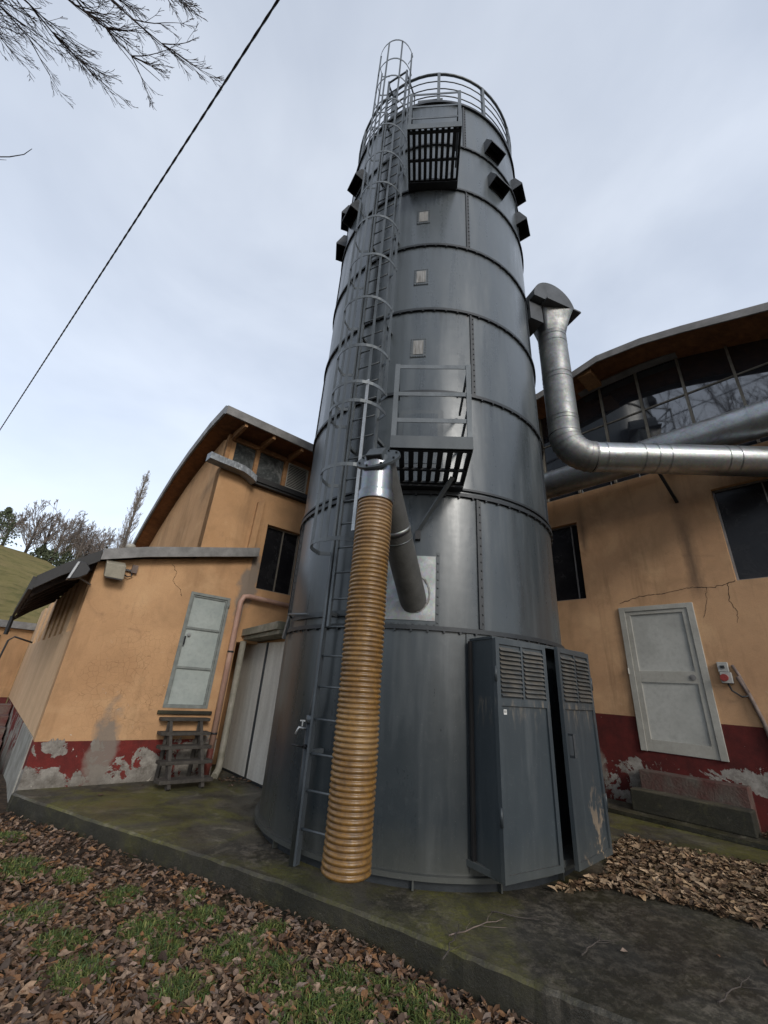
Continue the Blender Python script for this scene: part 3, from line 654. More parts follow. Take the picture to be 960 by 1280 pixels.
# ---------------------------------------------------------------- exhaust duct (bright)
du=thing('exhaust_duct','bright galvanised duct dropping from the silo and bending level to the right','duct',(2.89,5.60,5.1))
ax,ay=2.89,5.60; dr=.243
def ductrun(pts,r,mat,parent,name,n=40):
    b=MB(); b.tube(pts,r,n,caps=False); return b.build(name,mat,parent)
ductrun([W(ax,ay,5.52),W(ax,ay,7.68)],dr,M['ductdirty'],du,'vertical_pipe')
bx=MB(); T=[]; nT=40
sq=[]; 
for k in range(nT):
    a=2*PI*k/nT; T.append(W(ax+dr*math.cos(a),ay+dr*math.sin(a),7.68))
    cx_=math.cos(a);sy=math.sin(a);m_=max(abs(cx_),abs(sy)); sq.append(W(ax+.05+.28*cx_/m_,ay+.28*sy/m_,8.14))
bx.add(T+sq,[(i,(i+1)%nT,(i+1)%nT+nT,i+nT) for i in range(nT)],True); bx.build('transition_piece',M['ductdirty'],du)
bx=MB(); hd=Vector((.94,.34,0)).normalized(); hdp=Vector((-hd.y,hd.x,0))
fh=lambda x,y,z: W(ax,ay,0)+hd*x+hdp*y+W(0,0,z)
bx.box(fh,-.36,.42,-.36,.36,8.142,8.175)
poly=[(.38*math.cos(PI*k/20)-.02-.16,8.176+.60*math.sin(PI*k/20)) for k in range(21)]
poly=[(-.64,8.176)]+[(-.02+.34*math.cos(PI*k/20)-.0,8.176+.56*math.sin(PI*k/20)) for k in range(11)][::1]
poly=[(-.13+.47*math.cos(PI*k/24),8.176+.50*math.sin(PI*k/24)) for k in range(25)]
bx.prism(fh,poly,-.30,.30); bx.build('duct_hood',M['hood'],du)
bx=MB(); bx.box(fh,-.62,-.34,-.18,.18,7.72,8.14); bx.build('hood_box',M['hood'],du)
E0=W(ax,ay,5.52); R2=.40
hdir=(W(5.95,5.36,0)-W(ax,ay,0)); hdir=Vector((hdir.x,hdir.y,0)).normalized()
pts=[]
for k in range(9):
    a=PI/2*k/8; pts.append(E0+hdir*(R2*(1-math.cos(a)))-W(0,0,R2*math.sin(a)))
b=MB(); b.tube(pts,dr*1.01,40,caps=False,smooth=True); el=b.build('elbow',M['ductdirty'],du)
for k in range(0,9):
    p=pts[k]; a=PI/2*k/8; tdir=(hdir*math.sin(a)-W(0,0,math.cos(a))).normalized()
    MB().tube([p-tdir*.012,p+tdir*.012],dr*1.035,40,caps=False).build('elbow_seam',M['ductdirty'],el)
p0=pts[-1]; p1=p0+hdir*4.2
ductrun([p0,p1],dr*.98,M['duct'],du,'horizontal_pipe')
for s_ in (.02,.16,.72,.92,1.10,1.95,2.12,2.9,3.1):
    MB().tube([p0+hdir*(s_-.012),p0+hdir*(s_+.012)],dr*1.015,40,caps=False).build('pipe_collar',M['duct'],du)
for z in (5.75,5.82,6.62,6.72,7.45,7.6):
    MB().tube([W(ax,ay,z-.01),W(ax,ay,z+.01)],dr*1.03,40,caps=False).build('pipe_collar',M['ductdirty'],du)
# second duct along the gable
d2=thing('wall_duct','weathered galvanised duct running along the orange wall below the gable glazing behind the brighter duct','duct',FR(1.5,.52,5.4))
z2=5.80
a0=FR(-2.2,.52,z2); a1=FR(7.5,.52,z2)
ductrun([a0,a1],.285,M['duct2'],d2,'long_pipe')
for s_ in (-.3,0.05,1.6,1.75,2.02,3.3,3.5,4.8):
    c_=FR(s_,.52,z2); MB().tube([c_-dR*.012,c_+dR*.012],.296,40,caps=False).build('pipe_collar',M['duct2'],d2)
b=MB()
for s_ in (.55,1.1,1.6,2.9): b.bar(FR(s_,.50,z2-.31),FR(s_,.50,z2-.40),.012)
b.build('drip_bolt',M['galvbright'],d2)
MB().bar(FR(1.98,.0,4.95),FR(1.88,.50,z2-.3),.05,.03).build('support_strut',M['black'],d2)
# ================================================================ LEFT LOW BUILDING
lo=thing('low_workshop','low orange workshop with dark red plinth and cracked plaster left of the silo','building',FL(1.2,-2,0))
def roofz(s): # roof underside height above facade
    tb=[(-.64,2.48),(-.4,2.71),(0,3.03),(.6,3.22),(1.5,3.45),(2.46,3.69)]
    for (a,x),(b_,y) in zip(tb,tb[1:]):
        if s<=b_: return x+(y-x)*(s-a)/(b_-a)
    return tb[-1][1]
b=MB()
# facade with door opening (split in pieces)
D0,D1,Z0,Z1=1.47,2.17,.99,2.84
def wl(b,a0,a1,z0,z1f0,z1f1): b.prism(FL,[(a0,z0),(a1,z0),(a1,z1f1),(a0,z1f0)],-.25,0)
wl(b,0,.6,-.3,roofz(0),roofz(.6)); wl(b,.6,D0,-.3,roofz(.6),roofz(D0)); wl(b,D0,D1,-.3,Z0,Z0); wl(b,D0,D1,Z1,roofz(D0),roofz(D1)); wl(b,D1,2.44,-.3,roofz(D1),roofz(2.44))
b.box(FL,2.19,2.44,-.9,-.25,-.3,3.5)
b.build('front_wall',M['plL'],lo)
# side wall with upright window slots
b=MB(); 
slots=[(-.30,-.9),(-1.5,-1.9),(-2.3,-2.75),(-3.2,-3.7),(-4.3,-4.9),(-5.6,-6.3),(-7.0,-7.9)]
b.prismx(lambda x,y,z:FL(x,y,z),[(-9.2,.57),(-.251,.57),(-.251,2.0),(-9.2,2.0)],-0.0,.25)
cur=-.251
for (q0,q1) in slots:
    q0=min(q0,-.251-.05); b.prismx(FL,[(q0,2.0),(cur,2.0),(cur,3.0),(q0,3.0)],0,.25); cur=q1
b.prismx(FL,[(-9.2,2.0),(cur,2.0),(cur,3.0),(-9.2,3.0)],0,.25)
b.build('side_wall',simple('side_plaster',(.66,.45,.27),(.55,.36,.21),.9,0,1.0,stretch=(1.2,1.2,.4)),lo)
for (q0,q1) in slots:
    MB().prismx(FL,[(q1,2.0),(min(q0,-.3),2.0),(min(q0,-.3),3.0),(q1,3.0)],.12,.14).build('window_slot',M['rafter'],lo)
b=MB(); b.prismx(FL,[(-9.2,-.5),(-2.2,-.5),(-2.2,.568),(-9.2,.568)],.02,.25); b.build('side_plinth',M['plL'],lo)
b=MB(); b.prismx(FL,[(-2.18,-.5),(-.251,-.5),(-.251,.568),(-2.18,.568)],-.015,.25); b.build('whitewashed_plinth',simple('whitewash',(.33,.33,.30),(.18,.17,.15),.8,0,4),lo)
# roof
b=MB(); top=[(-.64,2.48),(-.4,2.71),(0,3.03),(.6,3.22),(1.5,3.45),(2.46,3.69)]
poly=[(s_,z+.03) for s_,z in top]+[(s_+.02*(s_<0),z+.12) for s_,z in reversed(top)]
b.prism(FL,poly,-5.0,.16); b.build('roof',M['roof'],lo)
b=MB(); poly=[(s_,z+.0) for s_,z in top if s_>=0]+[(s_,z+.175) for s_,z in reversed(top) if s_>=0]
b.prism(FL,poly,.162,.20); b.build('front_fascia',M['fascia'],lo)
b=MB(); poly=[(s_,z-.02) for s_,z in top if s_<=0]+[(s_-.015,z+.155) for s_,z in reversed(top) if s_<=0]
b.prism(FL,poly,.162,.185); b.prismx(FL,[(-5.0,2.44),(.185,2.44),(.185,2.62),(-5.0,2.62)],-.69,-.645); b.build('eave_board',M['gutter'],lo)
for k in range(8):
    y=-.15-k*.70; r_=MB()
    poly=[(-.63,2.37),(-.4,2.60),(-.02,2.90),(-.02,3.02),(-.4,2.70),(-.63,2.48)]
    r_.prism(FL,poly,y-.05,y+.05); r_.build('rafter',M['darkwood'],lo)
# far end closing board & gutter pipe
b=MB(); b.bar(FL(-.67,-4.95,2.45),FL(-.67,-4.95,2.05),.06); b.build('drain_stub',M['gutter'],lo)
# door
b=MB(); 
for (a0,a1,c0,c1) in ((D0,D0+.045,Z0,Z1),(D1-.045,D1,Z0,Z1),(D0+.045,D1-.045,Z1-.045,Z1),(D0+.045,D1-.045,Z0,Z0+.05)): b.box(FL,a0,a1,-.06,.012,c0,c1)
df=b.build('door_frame',M['doorframe'],lo)
b=MB(); b.box(FL,D0+.047,D1-.047,-.05,-.03,Z0+.052,Z1-.047)
dd=b.build('metal_door',M['paledoor'],lo)
b=MB()
for zz in (1.60,2.235): b.box(FL,D0+.048,D1-.048,-.0295,-.005,zz-.018,zz+.018)
b.box(FL,D0+.048,D0+.07,-.0295,-.008,Z0+.055,Z1-.05); b.box(FL,D1-.07,D1-.048,-.0295,-.008,Z0+.055,Z1-.05); b.box(FL,D0+.071,D1-.071,-.0295,-.008,Z1-.075,Z1-.05)
b.build('door_rail',M['doorframe'],dd)
b=MB(); b.tube([FL(D0+.13,-.03,2.12),FL(D0+.13,.005,2.12)],.028,12); b.tube([FL(D0+.13,.005,2.12),FL(D0+.13,.015,2.12)],.018,12); b.build('lock',M['galvbright'],dd)
b=MB(); b.bar(FL(D0+.075,.02,1.95),FL(D0+.075,.02,2.09),.02); b.build('handle',M['black'],dd)
b=MB(); b.tube([FL(D1-.01,.02,2.66),FL(D1-.01,.02,2.75)],.016,8); b.build('hinge',M['doorframe'],dd)
b=MB(); b.box(FL,D0-.06,D1+.08,.002,.05,.90,.955); b.build('door_sill',M['step'],lo,bevel=.01)
# small white roof dome
b=MB(); b.tube([FL(.55,-1.2,3.3),FL(.55,-1.2,3.62)],.05,12); b.sphere(FL(.55,-1.2,3.66),.085,8,(1,1,.8)); tag(b.build('roof_cowl',M['white'],lo),None,None)
# ---------------------------------------------------------------- wooden steps
ws=thing('wooden_steps','weathered grey wooden steps of five planks leading to the pale metal door','steps',FL(1.85,.35,0))
zs=[.125,.325,.505,.67,.86]; ys=[.62,.47,.33,.20,.07]
for i,(z,y) in enumerate(zip(zs,ys)):
    b=MB(); b.box(FL,1.46-.0*i,2.20,y-.12 if i<4 else y-.06,y+.10,z-.044+.004*(i%2),z+.0+.004*(i%2)); b.build('tread',M['stepwood'],ws,bevel=.004)
for x in (1.60,2.06):
    b=MB(); b.bar(FL(x,.70,.0),FL(x,.10,.835),.045,.09); b.build('stringer',M['stepwood'],ws)
    b=MB(); b.bar(FL(x,.12,.0),FL(x,.12,.82),.045,.05); b.build('leg',M['stepwood'],ws)
# ---------------------------------------------------------------- lamps at the corner
t=thing('floodlight','beige boxy floodlight on the orange wall under the roof corner, its face to the ground','lamp',FL(.42,.1,2.95))
fr=lambda x,y,z: FL(.22+x*.95+z*-.10,.10+y*.9,2.96+z*.95-y*.35+x*.0)
b=MB(); b.prismx(fr,[(-.02,-.13),(.15,-.13),(.17,.10),(.0,.12)],-.13,.15); b.build('housing',M['lampgrey'],t,bevel=.01)
b=MB(); b.box(fr,-.11,.13,-.02+.01,.14,-.145,-.132); b.build('lens',M['black'],t)
b=MB(); b.bar(FL(.37,.02,2.98),FL(.47,.04,2.98),.03); b.tube([FL(.46,.03,3.0),FL(.50,.05,2.90),FL(.44,.06,2.87),FL(.38,.06,2.90)],.010,6); b.build('bracket',M['black'],t)
b=MB(); b.box(FL,.47,.55,.003,.06,2.95,3.08); tag(b.build('junction_box',M['conduit']),'small brown junction box on the orange wall right of the beige floodlight','box')
t=thing('floodlight','black floodlight with pale glass hanging under the dark eave at the wall corner','lamp',FL(-.25,.3,2.75))
fr2=lambda x,y,z: FL(-.22+x+ z*.2,.36+y,2.77+z+x*.15)
b=MB(); b.prism(fr2,[(-.055,-.14),(.03,-.12),(.11,-.06),(.11,.02),(.03,.11),(-.055,.13)],-.09,.12); b.build('housing',M['black'],t,bevel=.01)
b=MB(); b.box(fr2,-.085,-.057,-.085,.115,-.13,.125); b.build('lens',M['lampglass'],t,bevel=.006)
b=MB(); b.bar(FL(-.0,.03,2.66),FL(-.20,.36,2.68),.02); b.build('bracket',M['steelgrey'],t)
# ---------------------------------------------------------------- far left outbuilding + rail
ob=thing('outbuilding','small orange outbuilding with grey flat roof at the far end of the workshop side wall','building',FL(-1.5,-9.3,0))
b=MB(); b.box(FL,-4.0,-.005,-12,-9.21,.55,2.42); b.build('wall',M['plT'],ob)
b=MB(); b.box(FL,-4.0,-.006,-12,-9.205,-.5,.548); b.build('plinth',simple('red_plinth',(.15,.028,.024),(.09,.02,.018),.85,0,4),ob)
b=MB(); b.box(FL,-4.2,.0,-12,-9.0,2.425,2.62); b.build('roof_edge',M['fascia'],ob)
b=MB(); b.box(FL,-1.3,-.72,-9.2,-9.15,1.1,2.2); b.build('window',M['glDark'],ob)
t=thing('handrail','thin rusty white tubular handrail by the stairs at the left picture edge','handrail',FL(-.9,-6.8,-.23))
b=MB(); b.tube([FL(-1.0,-6.6,-.23),FL(-1.0,-6.6,1.30),FL(-.62,-6.6,1.36),FL(-.62,-6.6,-.23)],.02,8); b.build('hoop',M['rail'],t)
for z in (.3,.62,.95):
    b=MB(); b.tube([FL(-.98,-6.6,z),FL(-.64,-6.6,z)],.014,6); b.build('crossbar',M['rail'],t)
t=MB(); t.tube([FL(-.05,-7.0,2.0),FL(-.45,-6.9,2.1),FL(-.55,-6.9,2.0),FL(-.60,-6.9,1.2),FL(-.60,-6.9,-.2)],.022,8); tag(t.build('bent_pipe',M['gutter']),'thin dark bent pipe against the side wall behind the handrail','pipe')
st=thing('side_stairs','low concrete stair block with dark red faces beside the side wall','stairs',FL(-.5,-4.5,-.235))
for k in range(4):
    b=MB(); b.box(FL,-1.6,-.02,-5.4-k*.45,-4.95-k*.45,-.235,-.05+.2*k); b.build('stair_step',simple('stair_red%d'%k,(.12,.03,.026),(.16,.14,.12),.85,0,3),st)
# ================================================================ TALL HALL (left part)
th=thing('tall_hall','tall orange hall with curved roof and a high strip of windows','building',FL(4,-4,0))
tz=[(.62,6.15),(.5,6.22),(-.3,6.20),(-1.46,5.99),(-2.3,5.74),(-3.04,5.41),(-3.9,4.98),(-4.72,4.45),(-5.6,3.8),(-6.3,3.2)]
TO=-.02
b=MB() # front wall pieces : lower wall with window opening, s from 2.3..7.5
def tb(a0,a1,z0,z1,y0=-.25,y1=TO): b.box(FL,a0,a1,y0,y1,z0,z1)
w0,w1,wz0,wz1=2.62,3.42,3.12,4.47
tb(2.445,7.55,2.20,wz0); tb(3.80,7.55,-.2,2.1995); tb(2.445,w0,wz0,wz1); b.box(FL,2.445,3.0,-1.2,-1.0,-.2,2.5); b.box(FL,2.445,2.95,-1.0,-.26,2.10,2.26); b.box(FL,2.445,2.86,-.255,-.02,2.10,2.198); tb(w1,7.55,wz0,wz1); tb(1.44,7.55,wz1,5.38); tb(1.44,2.45,3.3,wz1)
b.build('front_wall',M['plT'],th)
b=MB(); b.prismx(FL,[(TO-.001,3.0)]+[(y,z-.16) for y,z in tz if y<=-.2][:0]+[(TO-.001,6.0)]+[(y,z-.10) for y,z in tz if y<=-.3]+[(-6.3,3.0)],1.44,1.62)
b.build('gable_end_wall',M['plT'],th)
b=MB(); b.prism(FL,[(2.28,3.80),(2.40,3.80),(2.43,4.95),(2.30,4.85)],TO+.002,.06); b.build('pilaster',M['plT'],th)
# clerestory
c0=5.42; c1=6.02
b=MB()
for x in (1.44,2.06,2.73,3.33,4.0,4.7,5.4,6.1,6.8,7.4): b.box(FL,x,x+.085,-.10,TO+.03,c0,c1)
b.box(FL,1.44,7.5,-.11,TO+.035,c1,c1+.10); b.box(FL,1.44,7.5,-.11,TO+.02,c0-.05,c0)
b.build('clerestory_frame',M['rafter'],th)
for x in (1.525,2.145,3.415,4.085,4.785,5.485,6.185,6.885): 
    if x<3: MB().box(FL,x+.002,x+ (.533 if x<2 else .583),-.055,-.045,c0+.001,c1-.001).build('pane',M['glDirty'],th)
    else: MB().box(FL,x+.002,x+.51,-.055,-.045,c0+.001,c1-.001).build('pane',M['glDark'],th)
b=MB(); b.box(FL,2.82,3.325,-.06,-.05,c0+.001,c1-.001); lv=b.build('louvre_panel',M['inside'],th)
b=MB()
for k in range(15):
    z=c0+.02+k*.038; b.add([FL(2.84,-.02,z+.03),FL(3.31,-.02,z+.03),FL(3.31,.0,z),FL(2.84,.0,z)],[(0,1,2,3)])
for (a0,a1,z0,z1) in ((2.82,2.84,c0,c1),(3.31,3.33,c0,c1),(2.84,3.31,c0,c0+.02),(2.84,3.31,c1-.02,c1)): b.box(FL,a0,a1,-.044,.015,z0+.001,z1-.001)
b.build('louvre_blades',M['white'],lv)
# sill flashing and gutter
b=MB(); pts=[(1.12,5.48),(1.35,5.465),(1.6,5.46),(1.8,5.45),(1.95,5.40),(2.08,5.33)]
for (x0,z0),(x1,z1) in zip(pts,pts[1:]):
    b.add([FL(x0,TO+.04,z0),FL(x1,TO+.04,z1),FL(x1,.26,z1-.03),FL(x0,.26,z0-.03),FL(x0,.27,z0-.17),FL(x1,.27,z1-.17),FL(x0,TO+.04,z0-.16),FL(x1,TO+.04,z1-.16)],[(0,1,2,3),(3,2,5,4),(4,5,7,6)])
b.add([FL(1.12,TO+.04,5.48),FL(1.12,.26,5.45),FL(1.12,.27,5.31),FL(1.12,TO+.04,5.32)],[(0,1,2,3)])
b.add([FL(2.08,TO+.04,5.33),FL(2.08,.26,5.30),FL(2.08,.27,5.16),FL(2.08,TO+.04,5.17)],[(0,1,2,3)])
b.build('sill_flashing',M['flash'],th)
b=MB(); b.box(FL,2.09,7.5,TO+.002,.13,5.25,5.36); b.box(FL,2.09,7.5,TO+.002,.10,5.20,5.248); b.build('gutter',M['gutter'],th)
# roof
b=MB(); poly=[(y,z+.06) for y,z in tz]+[(y,z+.15) for y,z in reversed(tz)]
b.prismx(FL,poly,1.13,7.55); b.build('roof',M['roof'],th)
b=MB(); poly=[(y,z) for y,z in tz]+[(y,z+.058) for y,z in reversed(tz)]
b.prismx(FL,poly,1.14,7.55); b.build('soffit_boards',M['soffit'],th)
b=MB(); poly=[(y,z-.015) for y,z in tz]+[(y,z+.17) for y,z in reversed(tz)]
b.prismx(FL,poly,1.09,1.128); b.prismx(FL,[(.622,6.13),(.66,6.13),(.66,6.31),(.622,6.31)],1.09,7.5)
b.build('roof_fascia',M['fascia'],th)
for x in (1.50,2.10,2.76,3.36,4.0,4.7,5.4):
    MB().prismx(FL,[(TO+.036,6.03),(.60,6.06),(.60,6.135),(TO+.036,6.19)],x,x+.06).build('rafter',M['rafter'],th)
# dark lower window
b=MB(); b.box(FL,w0+.002,w1-.002,-.16,-.145,wz0+.002,wz1-.002); dw=b.build('window',M['glDark'],th)
b=MB()
for (a0,a1,z0,z1) in ((w0,w0+.03,wz0,wz1),(w1-.03,w1,wz0,wz1),(w0+.03,w1-.03,wz0,wz0+.03),(w0+.03,w1-.03,wz1-.03,wz1),(3.035,3.055,wz0+.03,wz1-.03)): b.box(FL,a0,a1,-.144,-.11,z0+.002,z1-.002)
b.build('window_frame',M['mull'],dw)
# ---------------------------------------------------------------- drainpipes
t=thing('drainpipe','salmon pink drainpipe running down the wall corner beside the pale metal door','pipe',FL(2.33,.09,0))
b=MB(); b.tube([FL(3.8,.10,2.86),FL(2.47,.10,2.92),FL(2.38,.10,2.90),FL(2.33,.10,2.80),FL(2.33,.10,.42)],.048,16); b.build('pipe',M['pink'],t)
b=MB(); b.tube([FL(2.33,.10,.419),FL(2.33,.10,.02)],.050,16); b.build('lower_pipe',simple('rust_red_pipe',(.16,.04,.03),(.1,.03,.025),.6),t)
b=MB()
for z in (.62,1.9): b.tube([FL(2.33,.10,z),FL(2.33,.10,z+.03)],.055,16)
b.build('pipe_clip',M['black'],t)
t=MB(); t.tube([FL(2.56,.02,2.12),FL(2.56,.02,.20),FL(2.54,.05,.10),FL(2.44,.18,.03)],.055,16); tag(t.build('drainpipe',M['greypipe']),'grey green drainpipe with bent foot left of the white sliding doors','pipe')
# ---------------------------------------------------------------- annex with sliding doors
t=thing('door_annex','low annex with off-white sliding panels under a mossy canopy beam','annex',FL(3.3,.3,0))
x0=2.87
b=MB(); b.box(FL,x0+.04,x0+.9,-.95,1.24,.0,2.185); b.build('annex_core',M['plT'],t)
for (a,b2,mz) in ((-.75,.398,0),(.422,1.25,0)):
    q=MB(); q.box(FL,x0-.012,x0+.037,a+.0,b2,.03,2.12); q.build('sliding_panel',M['slidepanel'],t,bevel=.003)
q=MB(); q.box(FL,x0-.03,x0-.0125,.385,.435,.03,2.12); q.build('panel_strip',M['trim'],t)
q=MB(); q.box(FL,x0-.025,x0+.036,-.80,1.25,.0,.028); q.build('floor_track',M['flange'],t)
q=MB(); q.prismx(FL,[(-.0+.0,2.21),(1.3,2.27),(1.3,2.40),(.0,2.33)],x0-.36,x0+.95); q.prismx(FL,[(-.0,2.145),(1.3,2.2),(1.3,2.268),(.0,2.208)],x0-.31,x0+.9); q.build('canopy_beam',M['beam'],t,bevel=.006)
# ================================================================ RIGHT HALL
rh=thing('vaulted_hall','orange hall with curved roof and glazed gable right of the silo','building',FR(2,-3,0))
# cut openings
ops=[(-.95,.15,3.39,5.03),(2.49,4.6,3.43,5.05),(.72,1.844,.84,3.145)]
b=MB()
xs=sorted(set([-4.5,8.5]+[o[0] for o in ops]+[o[1] for o in ops])); zs=sorted(set([-.1,5.66]+[o[2] for o in ops]+[o[3] for o in ops]))
for i in range(len(xs)-1):
    runs=[];
    for j in range(len(zs)-1):
        cx_=(xs[i]+xs[i+1])/2; cz=(zs[j]+zs[j+1])/2
        if not any(o[0]<cx_<o[1] and o[2]<cz<o[3] for o in ops):
            if runs and abs(runs[-1][1]-zs[j])<1e-6: runs[-1][1]=zs[j+1]
            else: runs.append([zs[j],zs[j+1]])
    for z0,z1 in runs: b.box(FR,xs[i],xs[i+1],-.3,0,z0,z1)
b.build('gable_wall',M['plR'],rh)
gt=[(-4.5,7.2),(-3,7.75),(-1.5,8.02),(-.3,8.10),(.46,8.15),(1.2,8.18),(1.9,8.17),(2.9,8.05),(3.88,7.78),(5,7.3),(6.2,6.6),(7.4,5.7)]
def gz_(s):
    for (a,x),(b_,y) in zip(gt,gt[1:]):
        if s<=b_: return x+(y-x)*(s-a)/(b_-a)
    return 5.7
b=MB(); b.prism(FR,[(-4.5,5.74)]+[(7.4,5.74)]+list(reversed(gt)),-.12,-.10) if False else None
# glazing: separate panes between mullions
mul=[-4.2,-3.45,-2.7,-1.95,-1.2,-.45,.28,1.02,1.77,2.52,3.28,4.04,4.8,5.55,6.3,7.05]
tr=7.17
for a,c_ in zip(mul,mul[1:]):
    za,zc=gz_(a),gz_(c_)
    p=MB(); p.prism(FR,[(a+.022,5.70),(c_-.022,5.70),(c_-.022,min(tr,zc)-.015),(a+.022,min(tr,za)-.015)],-.10,-.09)
    if za>tr+.05 and zc>tr+.05: p.prism(FR,[(a+.022,tr+.015),(c_-.022,tr+.015),(c_-.022,zc),(a+.022,za)],-.10,-.09)
    p.build('glass_pane',M['glR'],rh)
b=MB()
for a in mul: b.box(FR,a-.021,a+.021,-.11,-.04,5.70,gz_(a))
b.box(FR,-4.5,7.4,-.105,-.06,5.662,5.70)
for a,c_ in zip(mul,mul[1:]):
    b.box(FR,a+.0215,c_-.0215,-.105,-.07,tr-.0145,tr+.0145)
b.build('mullions',M['mull'],rh)
# curved soffit/fascia/roof
rt=[(-4.5,7.55),(-3,8.0),(-1.5,8.06),(-.03,8.07),(.8,8.20),(1.33,8.31),(2.16,8.21),(2.81,8.04),(3.96,7.68),(5.1,7.2),(6.3,6.5),(7.5,5.6)]
b=MB(); poly=[(s_,z-.16) for s_,z in rt]+[(s_,z+.0) for s_,z in reversed(rt)]
b.prism(FR,poly,.80,.83); b.build('roof_fascia',M['fasciaR'],rh)
b=MB(); poly=[(s_,z-.010) for s_,z in rt]+[(s_,z+.02) for s_,z in reversed(rt)]
b.prism(FR,poly,-8,.798); b.build('roof',M['roof'],rh)
b=MB(); poly=[(s_,z-.045) for s_,z in rt]+[(s_,z-.012) for s_,z in reversed(rt)]
b.prism(FR,poly,-.3,.79); b.build('soffit_boards',M['soffit'],rh)
b=MB(); poly=[(s_,z-.08+.12) for s_,z in gt]; 
low=[(s_,z-.0) for s_,z in gt]; hi=[(s_,z+.10) for s_,z in gt]
b.prism(FR,low+list(reversed(hi)),-.2,.12); b.build('head_beam',M['soffit'],rh)
b=MB(); b.prism(FR,[(s_,z-.03) for s_,z in gt]+[(s_,z-.002) for s_,z in reversed(gt)],-.06,.14); b.build('head_trim',M['fasciaR'],rh)
b=MB(); b.box(FR,.86,1.15,.13,.72,8.05,8.17); b.build('rafter_block',M['rafter'],rh)
# dark windows
for (a0,a1,z0,z1,mx) in ((-.95,.15,3.39,5.03,-.02),(2.49,4.6,3.43,5.05,3.15)):
    p=MB(); p.box(FR,a0+.002,a1-.002,-.14,-.125,z0+.002,z1-.002); wq=p.build('window',M['glDark'],rh)
    b=MB()
    for (q0,q1,y0,y1) in ((a0,a0+.03,z0,z1),(a1-.03,a1,z0,z1),(a0+.03,a1-.03,z0,z0+.03),(a0+.03,a1-.03,z1-.03,z1),(mx-.01,mx+.01,z0+.03,z1-.03)): b.box(FR,q0+.001,q1-.001,-.124,-.09,y0+.002,y1-.002)
    b.build('window_frame',M['fascia'],wq)
def crack(fr,pts,parent,w_=.0045,sd=1,y=.0025):
    rg_=random.Random(sd); P_=[]
    for (x0,z0),(x1,z1) in zip(pts,pts[1:]):
        for k in range(9):
            f=k/9; P_.append((x0+(x1-x0)*f+rg_.uniform(-.012,.012),z0+(z1-z0)*f+rg_.uniform(-.012,.012)))
    b=MB()
    for (x0,z0),(x1,z1) in zip(P_,P_[1:]):
        l=math.hypot(x1-x0,z1-z0)+1e-6; nx_,nz_=-(z1-z0)/l*w_*rg_.uniform(.3,.8),(x1-x0)/l*w_*rg_.uniform(.3,.8)
        b.add([fr(x0+nx_,y,z0+nz_),fr(x0-nx_,y,z0-nz_),fr(x1-nx_,y,z1-nz_),fr(x1+nx_,y,z1+nz_)],[(0,1,2,3)])
    return b.build('wall_crack',M['inside'],parent)
crack(FR,[(2.49,3.43),(2.2,3.36),(1.9,3.40),(1.5,3.34),(1.1,3.33),(.7,3.22)],rh,.007,1)
crack(FR,[(2.38,3.40),(2.34,3.15),(2.40,2.95),(2.36,2.75)],rh,.005,2)
crack(FR,[(2.1,3.37),(2.02,3.05),(1.95,2.85)],rh,.004,3)
crack(FL,[(1.05,3.25),(1.15,3.10),(1.12,2.95),(1.28,2.84),(1.33,2.72)],lo,.005,4)
# white door
a0,a1,z0,z1=.72,1.844,.84,3.145
b=MB()
for (q0,q1,y0,y1) in ((a0,a0+.085,z0,z1),(a1-.085,a1,z0,z1),(a0+.085,a1-.085,z1-.08,z1),(a0+.085,a1-.085,z0,z0+.0)):
    if y1>y0: b.box(FR,q0-.01 if q0==a0 else q0,q1+.01 if q1==a1 else q1,-.02,.035,y0-.0,y1)
dfr=b.build('door_frame',M['white'],rh,bevel=.004)
b=MB(); i0,i1=a0+.088,a1-.088; y0,y1=z0+.005,z1-.083
for (q0,q1,s0,s1) in ((i0,i0+.075,y0,y1),(i1-.075,i1,y0,y1),(i0+.075,i1-.075,y0,y0+.17),(i0+.075,i1-.075,1.88,2.06),(i0+.075,i1-.075,y1-.06,y1)): b.box(FR,q0,q1,-.02,.018,s0,s1)
dl=b.build('white_door',M['white'],rh,bevel=.003)
b=MB(); b.box(FR,i0+.076,i1-.076,-.02,-.004,y0+.171,1.879); b.box(FR,i0+.076,i1-.076,-.02,-.004,2.061,y1-.061); b.build('door_panel',M['whitepanel'],dl)
b=MB(); b.tube([FR(i1-.12,.018,1.97),FR(i1-.12,.03,1.97)],.045,20,smooth=False); b.tube([FR(i1-.12,.03,1.97),FR(i1-.12,.038,1.97)],.02,12,smooth=False); b.build('lock',M['fascia'],dl)
b=MB(); b.bar(FR(a0-.005,.04,2.0),FR(a0-.005,.04,2.1),.02); b.build('hinge',M['white'],dl)
# concrete steps
cs=thing('concrete_steps','two worn concrete steps with flaking red paint below the white door','steps',FR(1.3,.3,0))
b=MB(); b.box(FR,.70,2.03,.004,.26,.056,.58); b.build('upper_step',simple('step_red_brown',(.085,.032,.026),(.10,.085,.07),.85,0,4,bst=.6,bd=.02),cs,bevel=.012)
b=MB(); b.box(FR,.62,2.06,.262,.52,.056,.34); b.build('lower_step',M['step'],cs,bevel=.015)
